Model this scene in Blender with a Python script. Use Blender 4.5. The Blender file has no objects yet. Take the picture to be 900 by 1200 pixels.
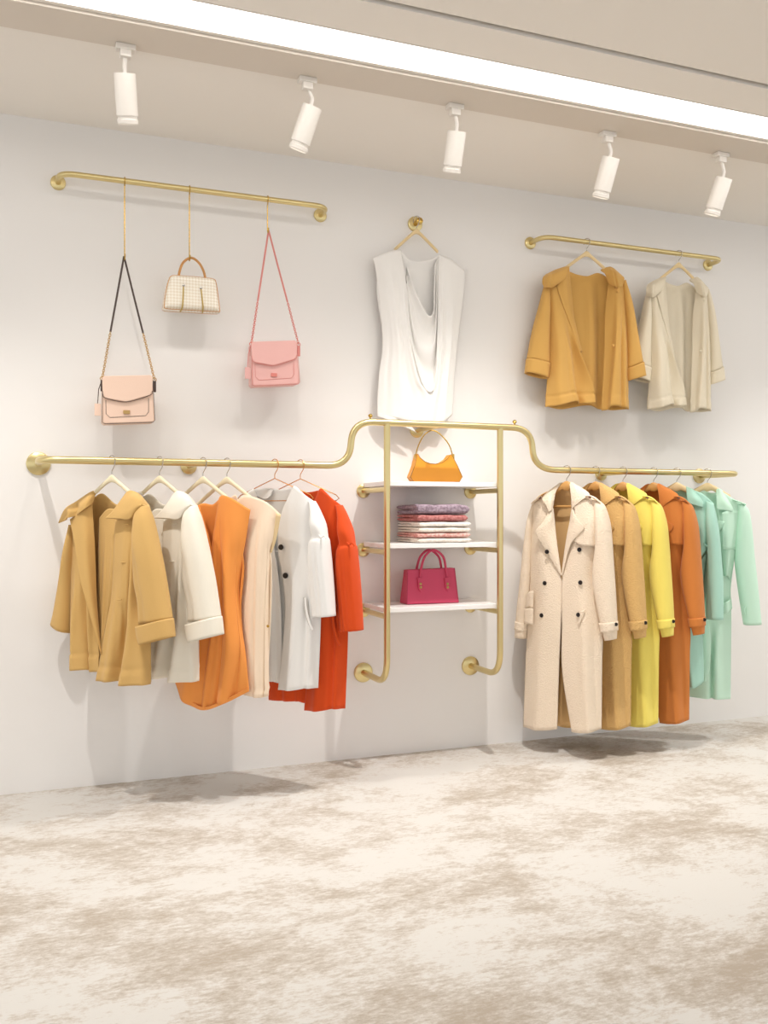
import bpy, math, random
from mathutils import Vector, Matrix
C = bpy.context.scene.collection
PI = math.pi
# ------------------------------------------------------------------ camera
F, A, D, H = 1070.0, math.radians(21.4), 4.22, 1.2
HY = 602.0
FW = Vector((math.sin(A), math.cos(A), 0)); RT = Vector((math.cos(A), -math.sin(A), 0)); UP = Vector((0, 0, 1))
CAM = Vector((0, -D, H))
def ray(x, y): return FW + RT*((x-450)/F) + UP*((HY-y)/F)
def hit(x, y, p, n):
    r = ray(x, y); return CAM + r*((Vector(p)-CAM).dot(n)/r.dot(n))
def at(x, y, Y=0.0): return hit(x, y, (0, Y, 0), Vector((0, 1, 0)))
cd = bpy.data.cameras.new('camera'); co = bpy.data.objects.new('camera', cd); C.objects.link(co)
co.location = CAM; co.rotation_euler = (PI/2, 0, -A)
cd.sensor_fit = 'VERTICAL'; cd.sensor_height = 24; cd.lens = F/1200*24; cd.shift_y = -(600-HY)/1200*1.0 * 1.0
cd.shift_y = (HY-600)/1200
cd.clip_start = .05
bpy.context.scene.camera = co

# ------------------------------------------------------------------ materials
def nodes(name):
    m = bpy.data.materials.new(name); m.use_nodes = True
    return m, m.node_tree, m.node_tree.nodes['Principled BSDF']
def srgb(c):
    if isinstance(c, str): c = tuple(int(c[i:i+2], 16)/255 for i in (0, 2, 4))
    return tuple(((v+.055)/1.055)**2.4 if v > .04045 else v/12.92 for v in c) + (1,)
def mat(name, col, rough=.6, metal=0, bump=0, scale=200, sheen=0, spec=.5, aniso=None, trans=0, fold=0):
    m, t, b = nodes(name)
    b.inputs['Base Color'].default_value = srgb(col); b.inputs['Roughness'].default_value = rough
    b.inputs['Metallic'].default_value = metal
    b.inputs['Specular IOR Level'].default_value = spec
    if sheen: b.inputs['Sheen Weight'].default_value = sheen
    tc = t.nodes.new('ShaderNodeTexCoord'); last = None
    if bump:
        n = t.nodes.new('ShaderNodeTexNoise'); n.inputs['Scale'].default_value = scale; n.inputs['Detail'].default_value = 3
        t.links.new(tc.outputs['Object'], n.inputs['Vector'])
        bp = t.nodes.new('ShaderNodeBump'); bp.inputs['Strength'].default_value = min(bump, 1); bp.inputs['Distance'].default_value = .005 if bump >= 1 else .004
        t.links.new(n.outputs['Fac'], bp.inputs['Height']); last = bp
    if fold:
        mp = t.nodes.new('ShaderNodeMapping'); mp.inputs['Scale'].default_value = (14, 14, 2.2)
        t.links.new(tc.outputs['Object'], mp.inputs['Vector'])
        n = t.nodes.new('ShaderNodeTexNoise'); n.inputs['Scale'].default_value = 1; n.inputs['Detail'].default_value = 1
        t.links.new(mp.outputs['Vector'], n.inputs['Vector'])
        bp = t.nodes.new('ShaderNodeBump'); bp.inputs['Strength'].default_value = fold; bp.inputs['Distance'].default_value = .03
        t.links.new(n.outputs['Fac'], bp.inputs['Height'])
        if last: t.links.new(last.outputs['Normal'], bp.inputs['Normal'])
        last = bp
    if last: t.links.new(last.outputs['Normal'], b.inputs['Normal'])
    return m
def fabric(name, col, bump=.25, scale=350, fold=.25, rough=.85, sheen=.12): return mat(name, col, rough, 0, bump, scale, sheen, .25, fold=fold)
gold = mat('brushed_brass', 'DDCB95', .3, 1, .04, 500)
gold2 = mat('polished_brass', 'C9A75B', .22, 1)
white_paint = mat('white_lamp_paint', 'EDE7DF', .4)
board = mat('white_board', 'F3F0EE', .25)
hang_cream = mat('cream_wood', 'EBDDBB', .45, 0, .1, 60)
hang_pale = mat('pale_wood', 'E6CD9C', .5, 0, .1, 60)
hang_wood = mat('warm_wood', 'CE9A58', .45, 0, .15, 60)
chrome = mat('steel_wire', 'B9B4AC', .2, 1)
rose_gold = mat('copper_wire', 'D79A58', .25, 1)
black = mat('black_button', '120E0C', .3)
brownb = mat('brown_button', '7A4B3A', .35)
M = {
 'camel': fabric('camel_wool', 'D2AA69'), 'ivory': fabric('ivory_wool', 'EEE7D8'),
 'orange': fabric('orange_crepe', 'F39C4C', fold=.2, rough=.65), 'cream': fabric('cream_crepe', 'F7E0C6', fold=.15, rough=.7),
 'white': fabric('white_crepe', 'EFEDEA', .15, fold=.3), 'red': fabric('orange_red_crepe', 'D84B12', .15, fold=.3, rough=.75),
 'silk': fabric('white_silk', 'F3F0EC', .05, fold=.2, rough=.5),
 'ochre': fabric('ochre_wool', 'D6A75C'), 'ecru': fabric('ecru_wool', 'E9DEC7'),
 't_cream': fabric('cream_boucle', 'F5E3CC', 1, 170, .1), 't_tan': fabric('tan_boucle', 'DCB272', 1, 170, .1),
 't_yellow': fabric('yellow_wool', 'F3E070', .3, 250, .12), 't_orange': fabric('rust_wool', 'D1803F', .25, 250, .12),
 'mint_dark': fabric('sea_green_cloth', 'B0DDCC', .1, fold=.2, rough=.6), 'mint': fabric('mint_cloth', 'CFF1DC', .1, fold=.2, rough=.6),
 'lining': fabric('tan_lining', 'DDB47C', .1, fold=.1),
 'shirt': fabric('white_lining', 'F3F0EA', .1, fold=.5),
}
def wall_mat():
    m, t, b = nodes('warm_white_plaster')
    b.inputs['Base Color'].default_value = srgb('F0EDEA'); b.inputs['Roughness'].default_value = .75
    b.inputs['Specular IOR Level'].default_value = .2
    return m
def ceil_mat():
    m, t, b = nodes('beige_ceiling_paint')
    b.inputs['Base Color'].default_value = srgb('F5F0E9'); b.inputs['Roughness'].default_value = .85
    b.inputs['Specular IOR Level'].default_value = .15
    return m
def floor_mat():
    m, t, b = nodes('worn_cream_carpet')
    tc = t.nodes.new('ShaderNodeTexCoord')
    def noise(sc, det, rough, mp=None, dist=0):
        n = t.nodes.new('ShaderNodeTexNoise'); n.inputs['Scale'].default_value = sc; n.inputs['Detail'].default_value = det
        n.inputs['Roughness'].default_value = rough; n.inputs['Distortion'].default_value = dist
        q = t.nodes.new('ShaderNodeMapping'); q.inputs['Scale'].default_value = mp or (1, 1, 1)
        q.inputs['Rotation'].default_value = (0, 0, .12)
        t.links.new(tc.outputs['Object'], q.inputs['Vector']); t.links.new(q.outputs['Vector'], n.inputs['Vector']); return n.outputs['Fac']
    def math_(op, a, b_):
        n = t.nodes.new('ShaderNodeMath'); n.operation = op
        for i, v in enumerate((a, b_)):
            if isinstance(v, (int, float)): n.inputs[i].default_value = v
            else: t.links.new(v, n.inputs[i])
        return n.outputs[0]
    big = noise(1.9, 8, .72, (.9, 1.15, 1), .25)
    mid = noise(16, 6, .85, (.7, 1.3, 1))
    fine = noise(75, 3, .8, (.4, 1.2, 1))
    s = math_('ADD', math_('MULTIPLY', big, 1.0), math_('ADD', math_('MULTIPLY', mid, .48), math_('MULTIPLY', fine, .42)))
    r = t.nodes.new('ShaderNodeValToRGB'); t.links.new(s, r.inputs['Fac'])
    e = r.color_ramp.elements
    e[0].position = .79; e[0].color = srgb('B3A799')
    e[1].position = 1.07; e[1].color = srgb('D8D5D0')
    k = e.new(.87); k.color = srgb('BFB6AB'); k = e.new(.945); k.color = srgb('CFC8C0')
    t.links.new(r.outputs['Color'], b.inputs['Base Color'])
    b.inputs['Roughness'].default_value = .9; b.inputs['Specular IOR Level'].default_value = .2
    bp = t.nodes.new('ShaderNodeBump'); bp.inputs['Strength'].default_value = .35; bp.inputs['Distance'].default_value = .004
    t.links.new(noise(220, 3, .8), bp.inputs['Height']); t.links.new(bp.outputs['Normal'], b.inputs['Normal'])
    return m

# ------------------------------------------------------------------ mesh helpers
class MB:
    def __init__(s): s.v = []; s.f = []
    def add(s, vs, fs):
        o = len(s.v); s.v += [tuple(v) for v in vs]; s.f += [tuple(i+o for i in f) for f in fs]; return s
    def box(s, a, b):
        x0, y0, z0 = a; x1, y1, z1 = b
        return s.add([(x0,y0,z0),(x1,y0,z0),(x1,y1,z0),(x0,y1,z0),(x0,y0,z1),(x1,y0,z1),(x1,y1,z1),(x0,y1,z1)],
                     [(0,3,2,1),(4,5,6,7),(0,1,5,4),(1,2,6,5),(2,3,7,6),(3,0,4,7)])
    def tube(s, path, r, n=12, closed=False, cap=True, flat=None):
        path = [Vector(p) for p in path]; N = len(path); rs = r if isinstance(r, list) else [r]*N
        vs = []; prev = None
        for i, p in enumerate(path):
            if closed: tg = path[(i+1) % N]-path[i-1]
            else: tg = path[min(i+1, N-1)]-path[max(i-1, 0)]
            tg.normalize()
            if prev is None:
                up = Vector((0,0,1)) if abs(tg.z) < .9 else Vector((0,1,0)); a = tg.cross(up).normalized()
            else:
                a = (prev - tg*prev.dot(tg)).normalized()
            prev = a; b = tg.cross(a)
            for k in range(n):
                th = 2*PI*k/n; ra = rs[i]; rb = rs[i] if flat is None else flat
                vs.append(p + a*math.cos(th)*ra + b*math.sin(th)*rb)
        fs = []
        for i in range(N if closed else N-1):
            for k in range(n):
                j = (i+1) % N; fs.append((i*n+k, i*n+(k+1) % n, j*n+(k+1) % n, j*n+k))
        if cap and not closed:
            fs.append(tuple(range(n-1, -1, -1))); fs.append(tuple((N-1)*n+k for k in range(n)))
        return s.add(vs, fs)
    def lathe(s, o, ax, prof, n=24):     # prof: (distance along axis, radius)
        o = Vector(o); ax = Vector(ax).normalized()
        return s.tube([o+ax*d for d, _ in prof], [max(r, 1e-4) for _, r in prof], n) if False else s._lathe(o, ax, prof, n)
    def _lathe(s, o, ax, prof, n):
        up = Vector((0,0,1)) if abs(ax.z) < .9 else Vector((0,1,0)); a = ax.cross(up).normalized(); b = ax.cross(a)
        vs = []; fs = []
        for d, r in prof:
            r = max(r, 1e-5)
            for k in range(n):
                th = 2*PI*k/n; vs.append(o+ax*d+a*math.cos(th)*r+b*math.sin(th)*r)
        for i in range(len(prof)-1):
            for k in range(n): fs.append((i*n+k, i*n+(k+1) % n, (i+1)*n+(k+1) % n, (i+1)*n+k))
        fs.append(tuple(range(n-1, -1, -1))); fs.append(tuple((len(prof)-1)*n+k for k in range(n)))
        return s.add(vs, fs)
    def build(s, name, m, parent=None, smooth=35, bevel=0, thick=0, loc=None):
        me = bpy.data.meshes.new(name); me.from_pydata(s.v, [], s.f); me.update()
        import bmesh
        bm = bmesh.new(); bm.from_mesh(me)
        if not thick: bmesh.ops.remove_doubles(bm, verts=bm.verts, dist=1e-5)
        bmesh.ops.recalc_face_normals(bm, faces=bm.faces); bm.to_mesh(me); bm.free()
        me.materials.append(m)
        o = bpy.data.objects.new(name, me); C.objects.link(o)
        if parent: o.parent = parent
        if loc is not None: o.location = loc
        if smooth:
            me.polygons.foreach_set('use_smooth', [True]*len(me.polygons))
            if smooth < 180: me.set_sharp_from_angle(angle=math.radians(smooth))
        if bevel:
            b = o.modifiers.new('b', 'BEVEL'); b.width = bevel; b.segments = 3; b.limit_method = 'ANGLE'; b.angle_limit = .7
        if thick:
            q = o.modifiers.new('s', 'SOLIDIFY'); q.thickness = thick; q.offset = 0
        return o
def cr(p0, p1, p2, p3, t):
    return [.5*((2*b)+(-a+c)*t+(2*a-5*b+4*c-d)*t*t+(-a+3*b-3*c+d)*t**3) for a, b, c, d in zip(p0, p1, p2, p3)]
def spline(pts, n):
    pts = [tuple(p) for p in pts]
    if len(pts) == 1: return [Vector(pts[0])]*n
    L = [0]
    for a, b in zip(pts, pts[1:]): L.append(L[-1]+max((Vector(a)-Vector(b)).length, 1e-6)**.5 if len(pts) > 2 else 1)
    tot = L[-1]; out = []
    for i in range(n):
        q = i/(n-1)*tot; k = 0
        while k < len(pts)-2 and q > L[k+1]: k += 1
        t = (q-L[k])/(L[k+1]-L[k])
        ext0 = tuple(2*a-b for a, b in zip(pts[0], pts[1])); ext1 = tuple(2*a-b for a, b in zip(pts[-1], pts[-2]))
        P = [ext0]+pts+[ext1]
        out.append(Vector(cr(P[k], P[k+1], P[k+2], P[k+3], t)))
    return out
def ss(a, b, x): t = min(1, max(0, (x-a)/(b-a))); return t*t*(3-2*t)
def arc3(a, c, b, n=10):   # rounded corner from a to b about corner point c
    a, c, b = Vector(a), Vector(c), Vector(b)
    out = []
    for i in range(n+1):
        t = i/n; w = 1.0 ; out.append((a*(1-t)**2+c*2*t*(1-t)*1.0+b*t*t))
    return out

def tag(o, label=None, cat=None, group=None, kind=None):
    if label: o['label'] = label
    if cat: o['category'] = cat
    if group: o['group'] = group
    if kind: o['kind'] = kind
    return o
def empty(name, loc, rz=0):
    o = bpy.data.objects.new(name, None); o.empty_display_size = .05; C.objects.link(o); o.location = loc; o.rotation_euler = (0, 0, rz); return o
def kids(o): return [c for c in bpy.data.objects if c.parent == o]
def copy_tree(o, parent=None, swap=None):
    c = o.copy(); C.objects.link(c); c.parent = parent
    if swap and o.data:
        c.data = o.data.copy()
        for i, m in enumerate(c.data.materials):
            if m and m.name in swap: c.data.materials[i] = swap[m.name]
    for ch in kids(o): copy_tree(ch, c, swap)
    return c

# ---- frames: a garment / bag hangs in a vertical plane turned by phi about its hook
class Frame:
    def __init__(s, x, y, Y, phi):
        s.O = at(x, y, Y); s.phi = math.radians(phi)
        s.ex = Vector((math.cos(s.phi), -math.sin(s.phi), 0)); s.n = Vector((-math.sin(s.phi), -math.cos(s.phi), 0))
    def p(s, x, y, d=0):
        w = hit(x, y, s.O+s.n*d, s.n)-s.O
        return Vector((w.dot(s.ex), -d, w.z))
    def thing(s, name): return empty(name, s.O, -s.phi)
class Z:   # close-up of the photograph: offset and scale of its coordinates
    def __init__(s, ox, oy, k): s.o = (ox, oy, k)
    def __call__(s, x, y): return s.o[0]+x/s.o[2], s.o[1]+y/s.o[2]

def patch(name, fr, z, rows, m, parent, nu=36, nv=72, folds=(), band=None, thick=.005, wav=0, ws=0, lin=False, waves=5):
    R = []
    for row in rows:
        pts = []
        for q in row:
            x, y = z(q[0], q[1]) if not hasattr(q[-1], 'o') else q[-1](q[0], q[1])
            d = q[2] if len(q) > 2 and not hasattr(q[2], 'o') else 0
            pts.append(fr.p(x, y, d))
        R.append(spline(pts, nu))
    cols = [spline([R[j][i] for j in range(len(R))], nv) for i in range(nu)]
    rnd = random.Random(ws); ph = [rnd.random()*6.28 for _ in range(3)]
    vs = []
    for j in range(nv):
        v = j/(nv-1)
        for i in range(nu):
            u = i/(nu-1); p = cols[i][j].copy(); d = 0
            for (u0, u1, w, amp, v0) in folds:
                c = u0+(u1-u0)*v; d += 1.5*amp*math.exp(-((u-c)/w)**2)*ss(v0, v0+.45, v)
            if wav:
                d += wav*ss(.02, .8, v)*(math.sin(u*waves*PI*1.3+ph[0])+.5*math.sin(u*waves*PI*2.3+ph[1]+v*1.2))*min(1, 6*u*(1-u)+.15)
            if band and v > band[0]: d += band[1]
            if band: d -= .006*math.exp(-((v-band[0])/.010)**2)
            p.y -= d; vs.append(p)
    fs = [(j*nu+i, j*nu+i+1, (j+1)*nu+i+1, (j+1)*nu+i) for j in range(nv-1) for i in range(nu-1)]
    return MB().add(vs, fs).build(name, m, parent, 180, thick=thick)
def sleeve(name, fr, z, rows, m, parent, d=0, dh=.045, n=28, nv=36, wr=.0, folds=(), thick=.004, ws=1):
    R = []
    for q in rows:
        dd = q[4] if len(q) > 4 else d; h = q[5] if len(q) > 5 else dh
        a = fr.p(*z(q[0], q[1]), dd); b = fr.p(*z(q[2], q[3]), dd)
        R.append(tuple(a)+tuple(b)+(h,))
    # spline over 7-tuples
    class V7(tuple): pass
    def sp(pts, n):
        out = []; L = [0]
        for a, b in zip(pts, pts[1:]): L.append(L[-1]+max(abs(a[2]-b[2])+abs(a[0]-b[0]), 1e-4))
        ext0 = tuple(2*a-b for a, b in zip(pts[0], pts[1])); ext1 = tuple(2*a-b for a, b in zip(pts[-1], pts[-2])); P = [ext0]+list(pts)+[ext1]
        for i in range(n):
            q = i/(n-1)*L[-1]; k = 0
            while k < len(pts)-2 and q > L[k+1]: k += 1
            t = (q-L[k])/(L[k+1]-L[k]); t2 = t
            out.append([P[k+1][c]*(1-t2)+P[k+2][c]*t2 if len(pts) < 3 else cr(P[k], P[k+1], P[k+2], P[k+3], t2)[c] for c in range(7)])
        return out
    S = sp(R, nv) if len(R) > 1 else R
    rnd = random.Random(ws); ph = [rnd.random()*6.28 for _ in range(4)]
    vs = []
    for j, s_ in enumerate(S):
        v = j/(nv-1); a = Vector(s_[:3]); b = Vector(s_[3:6]); h = s_[6]; c = (a+b)/2; e = (b-a)/2
        for k in range(n):
            th = 2*PI*k/n
            ct, st = math.cos(th), math.sin(th)
            # slightly squared section
            q = (abs(ct)**2.5+abs(st)**2.5)**(-1/2.5)
            f = 1+wr*(math.sin(3*th+ph[0]+v*3)+.6*math.sin(5*th+ph[1]-v*4))*ss(0, .4, v)*.5
            for (t0, w, amp, v0) in folds:
                dth = (th-t0+PI) % (2*PI)-PI; f += amp*math.exp(-(dth/w)**2)*ss(v0, v0+.3, v)
            vs.append(c+e*ct*q*min(f, 1.02)+Vector((0, -h*st*q*f, 0)))
    fs = [(j*n+k, j*n+(k+1) % n, (j+1)*n+(k+1) % n, (j+1)*n+k) for j in range(nv-1) for k in range(n)]
    return MB().add(vs, fs).build(name, m, parent, 180, thick=thick)
def button(fr, x, y, d, r, m, parent, name='button'):
    c = fr.p(x, y, d); mb = MB()
    mb.lathe(c, (0, -1, 0), [(-.003, r*.9), (0, r), (.003, r*.95), (.0035, r*.7), (.0025, r*.5), (.0025, 0)], 18)
    return mb.build(name, m, parent, 40)
def prism(fr, pts, d0, d1, mb=None):
    """solid between depth d0 (back) and d1 (front) from an outline seen in its front plane"""
    mb = mb or MB(); P = [fr.p(x, y, d1) for x, y in pts]; n = len(P)
    vs = [Vector((p.x, -d1, p.z)) for p in P]+[Vector((p.x, -d0, p.z)) for p in P]
    fs = [tuple(range(n)), tuple(range(2*n-1, n-1, -1))]+[(i, (i+1) % n, n+(i+1) % n, n+i) for i in range(n)]
    return mb.add(vs, fs)

# ------------------------------------------------------------------ the setting
CZ = 2.907
def struct(o): return tag(o, kind='structure')
struct(MB().box((-6, 0, 0), (12, .2, CZ+.3)).build('wall_back', wall_mat(), smooth=0))
struct(MB().box((-6, -9, -.1), (12, .2, 0)).build('floor', floor_mat(), smooth=0))
cm = ceil_mat()
cb = MB(); cb.box((-6, -.985, CZ), (12, 0, CZ+.25)); cb.box((-6, -1.365, CZ), (12, -1.167, CZ+.25)); cb.box((-6, -9, CZ+.004), (12, -1.390, CZ+.25)); cb.box((-6, -1.41, CZ+.12), (12, -1.3, CZ+.25)); cb.box((-6, -1.2, CZ+.05), (12, -.95, CZ+.25))
struct(cb.build('ceiling', cm, smooth=0))
tr = MB(); tr.box((-6, -.965, CZ-.012), (12, -.775, CZ+.001))
struct(tr.build('trim_1', mat('track_paint', 'DDD3C7', .6), smooth=0, bevel=.003))
em, t_, b_ = nodes('light_diffuser'); b_.inputs['Base Color'].default_value = (1, 1, 1, 1)
b_.inputs['Emission Color'].default_value = (1, .97, .93, 1); b_.inputs['Emission Strength'].default_value = 7
ls = empty('linear_ceiling_light', (3, -1.076, CZ))
tag(ls, 'long glowing white linear light strip recessed into the ceiling above the spotlights', 'ceiling light')
MB().box((-9, -.088, .004), (9, .088, .02)).build('diffuser', em, ls, 0)
lf = MB()
lf.box((-9, -.093, -.003), (9, -.086, .03)); lf.box((-9, .086, -.003), (9, .093, .03))
lf.build('frame', white_paint, ls, 0)

# ------------------------------------------------------------------ spotlights
SP = [((147, 52), (146, 86), (150, 146), 'leftmost of the white cylinder spotlights, pointing almost straight down'),
      ((360, 97), (366, 125), (349, 176), 'white cylinder spotlight second from the left, tilted above the bag rail end'),
      ((533, 126), (535.5, 154), (529, 203), 'white cylinder spotlight in the middle of the five, above the hanging white top'),
      ((712, 160), (716, 185), (703.5, 232), 'white cylinder spotlight second from the right, above the left end of the jacket rail'),
      ((845, 185), (848.5, 209), (834, 252), 'rightmost of the white cylinder spotlights, above the right end of the jacket rail')]
lamps = []
for b, t, e, lab in SP:
    P = at(b[0], b[1], -.80)
    base = Vector((P.x, -.80, CZ-.012)); T = at(t[0], t[1], -.79); E = at(e[0], e[1], -.73)
    r = empty('track_spotlight', base); tag(r, lab, 'spotlight', 'track spotlights under the ceiling light')
    mb = MB(); mb.box((-.035, -.02, -.02), (.035, .02, 0)); mb.box((-.02, -.016, -.045), (.02, .016, -.018)); mb.build('adapter', white_paint, r, 30, bevel=.003)
    ax = (E-T).normalized(); L = (E-T).length
    T0 = T-base; mb = MB(); mb.tube([Vector((0, 0, -.03)), T0+Vector((0, 0, .03)), T0+ax*.04], .008, 10); mb.build('stem', white_paint, r)
    mb = MB(); R_ = .039
    mb.lathe(T0, ax, [(.03, .001), (.03, R_-.006), (.0, R_-.005), (.0, R_), (L-.03, R_), (L-.028, R_-.004), (L-.018, R_-.004), (L-.016, R_-.001), (L-.003, R_-.001), (L, R_-.005), (L-.012, R_-.012), (L-.012, .001)], 32)
    mb.build('lamp_housing', white_paint, r, 40)
    le, t2, b2 = nodes('lamp_glass')if 'lamp_glass' not in bpy.data.materials else (bpy.data.materials['lamp_glass'], None, None)
    if b2: b2.inputs['Emission Color'].default_value = (1, .95, .88, 1); b2.inputs['Emission Strength'].default_value = 4
    mb = MB(); mb.lathe(T0+ax*(L-.011), ax, [(0, .027), (.002, .027)], 24); mb.build('lens', le, r)
    ld = bpy.data.lights.new('lamp', 'SPOT'); ld.energy = 9; ld.spot_size = math.radians(110); ld.spot_blend = 1; ld.shadow_soft_size = .018; ld.color = (1, .96, .91)
    lo = bpy.data.objects.new('lamp', ld); C.objects.link(lo); lo.location = E+ax*.02
    lo.rotation_euler = Vector((0, .22, -1)).to_track_quat('-Z', 'Y').to_euler(); lamps.append(lo)

# ------------------------------------------------------------------ the gold rack
W = -.32; PR = .0155
def flange(mb, p, r=.045):   # disc on the wall at p
    mb.lathe((p.x, 0, p.z), (0, -1, 0), [(.0, r), (.008, r), (.011, r-.003), (.011, .001)], 32)
rk_o = at(45, 542)
RX = lambda x: at(x, 545, W).x
ZR = 1.4165
topZ = at(510, 497.5, W).z
x0 = at(45, 542).x; x1 = at(820, 556).x
def bend(a, c, b, n=10): return arc3(a, c, b, n)
path = [Vector((x0, 0, ZR)), Vector((x0, W+.10, ZR))]
path += bend((x0, W+.10, ZR), (x0, W, ZR), (x0+.10, W, ZR))
sx = RX(383); path += [Vector((x0+.5, W, ZR))]
# S bend up
xa = RX(383); xb = RX(410); xc = RX(438)
path += bend((xa, W, ZR), (xb, W, ZR), (xb+.005, W, (ZR+topZ)/2)) + bend((xb+.005, W, (ZR+topZ)/2), (xb+.01, W, topZ), (xc, W, topZ))[1:]
xd = RX(600); xe = RX(624); xf = RX(652)
path += bend((xd, W, topZ), (xe-.005, W, topZ), (xe, W, (ZR+topZ)/2)) + bend((xe, W, (ZR+topZ)/2), (xe+.005, W, ZR), (xf, W, ZR))[1:]
path += bend((x1-.08, W, ZR), (x1, W, ZR), (x1, W+.08, ZR)) + [Vector((x1, 0, ZR))]
rack = empty('clothes_rack', (0, 0, 0)); rack.location = (x0, 0, ZR); ro = rack.location.copy()
tag(rack, 'long wall-mounted brushed gold clothes rail with raised middle section and shelf frame', 'clothes rack')
def rb(mb, name, m=gold, sm=50): 
    mb.v = [tuple(Vector(v)-ro) for v in mb.v]; return mb.build(name, m, rack, sm)
rb(MB().tube(path, PR, 18), 'rail')
for p, r in ((at(45, 542), .050), (at(819, 557), .042)):
    mb = MB(); flange(mb, Vector((p.x, 0, ZR)), r); rb(mb, 'wall_flange')
for px in (221, 704):
    p = at(px, 547); mb = MB(); mb.tube([(p.x, 0, ZR), (p.x, W, ZR)], .011, 14); rb(mb, 'support_arm')
    mb = MB(); flange(mb, Vector((p.x, 0, ZR)), .036); rb(mb, 'wall_flange')
p = at(488, 508); mb = MB(); mb.tube([(p.x, 0, topZ), (p.x, W, topZ)], .012, 14); rb(mb, 'support_arm')
mb = MB(); flange(mb, Vector((p.x, 0, topZ)), .036); rb(mb, 'wall_flange')
for px in (434, 603):
    mb = MB(); x = RX(px); mb.lathe((x, W, topZ+PR-.003), (0, 0, 1), [(0, .004), (.008, .004), (.010, .008), (.016, .011), (.022, .008), (.026, .001)], 14); rb(mb, 'finial', gold2)
posts = []
for px, fx, fy in ((453.5, 424, 788), (586, 551, 780)):
    x = RX(px); fz = at(fx, fy).z; posts.append(x)
    pa = [Vector((x, W, topZ)), Vector((x, W, fz+.12))]+bend((x, W, fz+.12), (x, W, fz), (x, W+.12, fz))+[Vector((x, 0, fz))]
    rb(MB().tube(pa, .015, 18), 'post'); mb = MB(); flange(mb, Vector((x, 0, fz)), .048); rb(mb, 'wall_flange')
# shelf levels
shz = []
for (yt, lab) in ((564.5, 'top white shelf of the gold frame, under the orange shoulder bag'), (636.5, 'middle white shelf of the gold frame, under the folded knitwear'), (710.5, 'bottom white shelf of the gold frame, under the crimson handbag')):
    zt = at(520, yt, W).z; shz.append(zt)
    s = MB(); s.box((posts[0]+.0, W+.017, zt-.022), (posts[1]-.0, -.004, zt))
    o = s.build('shelf', board, None, 0, bevel=.002); tag(o, lab, 'shelf', 'white shelves in the gold frame')
    for x in posts:
        mb = MB(); mb.tube([(x, 0, zt-.039), (x, W, zt-.039)], .0125, 14); rb(mb, 'shelf_bracket')
        mb = MB(); flange(mb, Vector((x, 0, zt-.039)), .034); rb(mb, 'wall_flange')

# upper rails
def wall_rail(a, b, w, z_, lab, r=.0125):
    pa, pb = at(*a), at(*b); za, zb = z_, z_
    e = empty('wall_rail', (pa.x, 0, za)); tag(e, lab, 'wall rail', 'short gold wall rails')
    rr = min(.07, w*.7)
    path = [Vector((0, 0, 0)), Vector((0, -w+rr, 0))]+bend((0, -w+rr, 0), (0, -w, 0), (rr, -w, 0))
    X = pb.x-pa.x; path += bend((X-rr, -w, 0), (X, -w, 0), (X, -w+rr, 0))+[Vector((X, 0, 0))]
    MB().tube(path, r, 16).build('rail', gold, e, 50)
    for x in (0, X):
        mb = MB(); mb.lathe((x, 0, 0), (0, -1, 0), [(0, .032), (.007, .032), (.010, .029), (.010, .001)], 28); mb.build('wall_flange', gold, e, 50)
    return e
UZ1 = (at(68, 214).z+at(375, 253).z)/2; UZ2 = (at(621, 285).z+at(829, 311).z)/2
print('heights', at(68, 214).z, at(375, 253).z, at(621, 285).z, at(829, 311).z, ZR, topZ, shz)
wall_rail((68, 214), (375, 253), .13, UZ1, 'short brushed gold rail high on the left wall carrying three handbags')
wall_rail((621, 285), (829, 311), .13, UZ2, 'short brushed gold rail high on the right carrying the ochre and ecru jackets')
# peg
pg = at(486, 263); e = empty('wall_peg', (pg.x, 0, pg.z)); tag(e, 'small round gold wall peg holding the white draped top', 'wall peg')
MB().lathe((0, 0, 0), (0, -1, 0), [(0, .038), (.008, .038), (.011, .034), (.011, .001)], 28).build('wall_flange', gold, e, 50)
MB().lathe((0, 0, 0), (0, -1, 0), [(.008, .013), (.050, .013), (.052, .017), (.064, .017), (.066, .014), (.066, .001)], 20).build('peg', gold2, e, 40)

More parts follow.
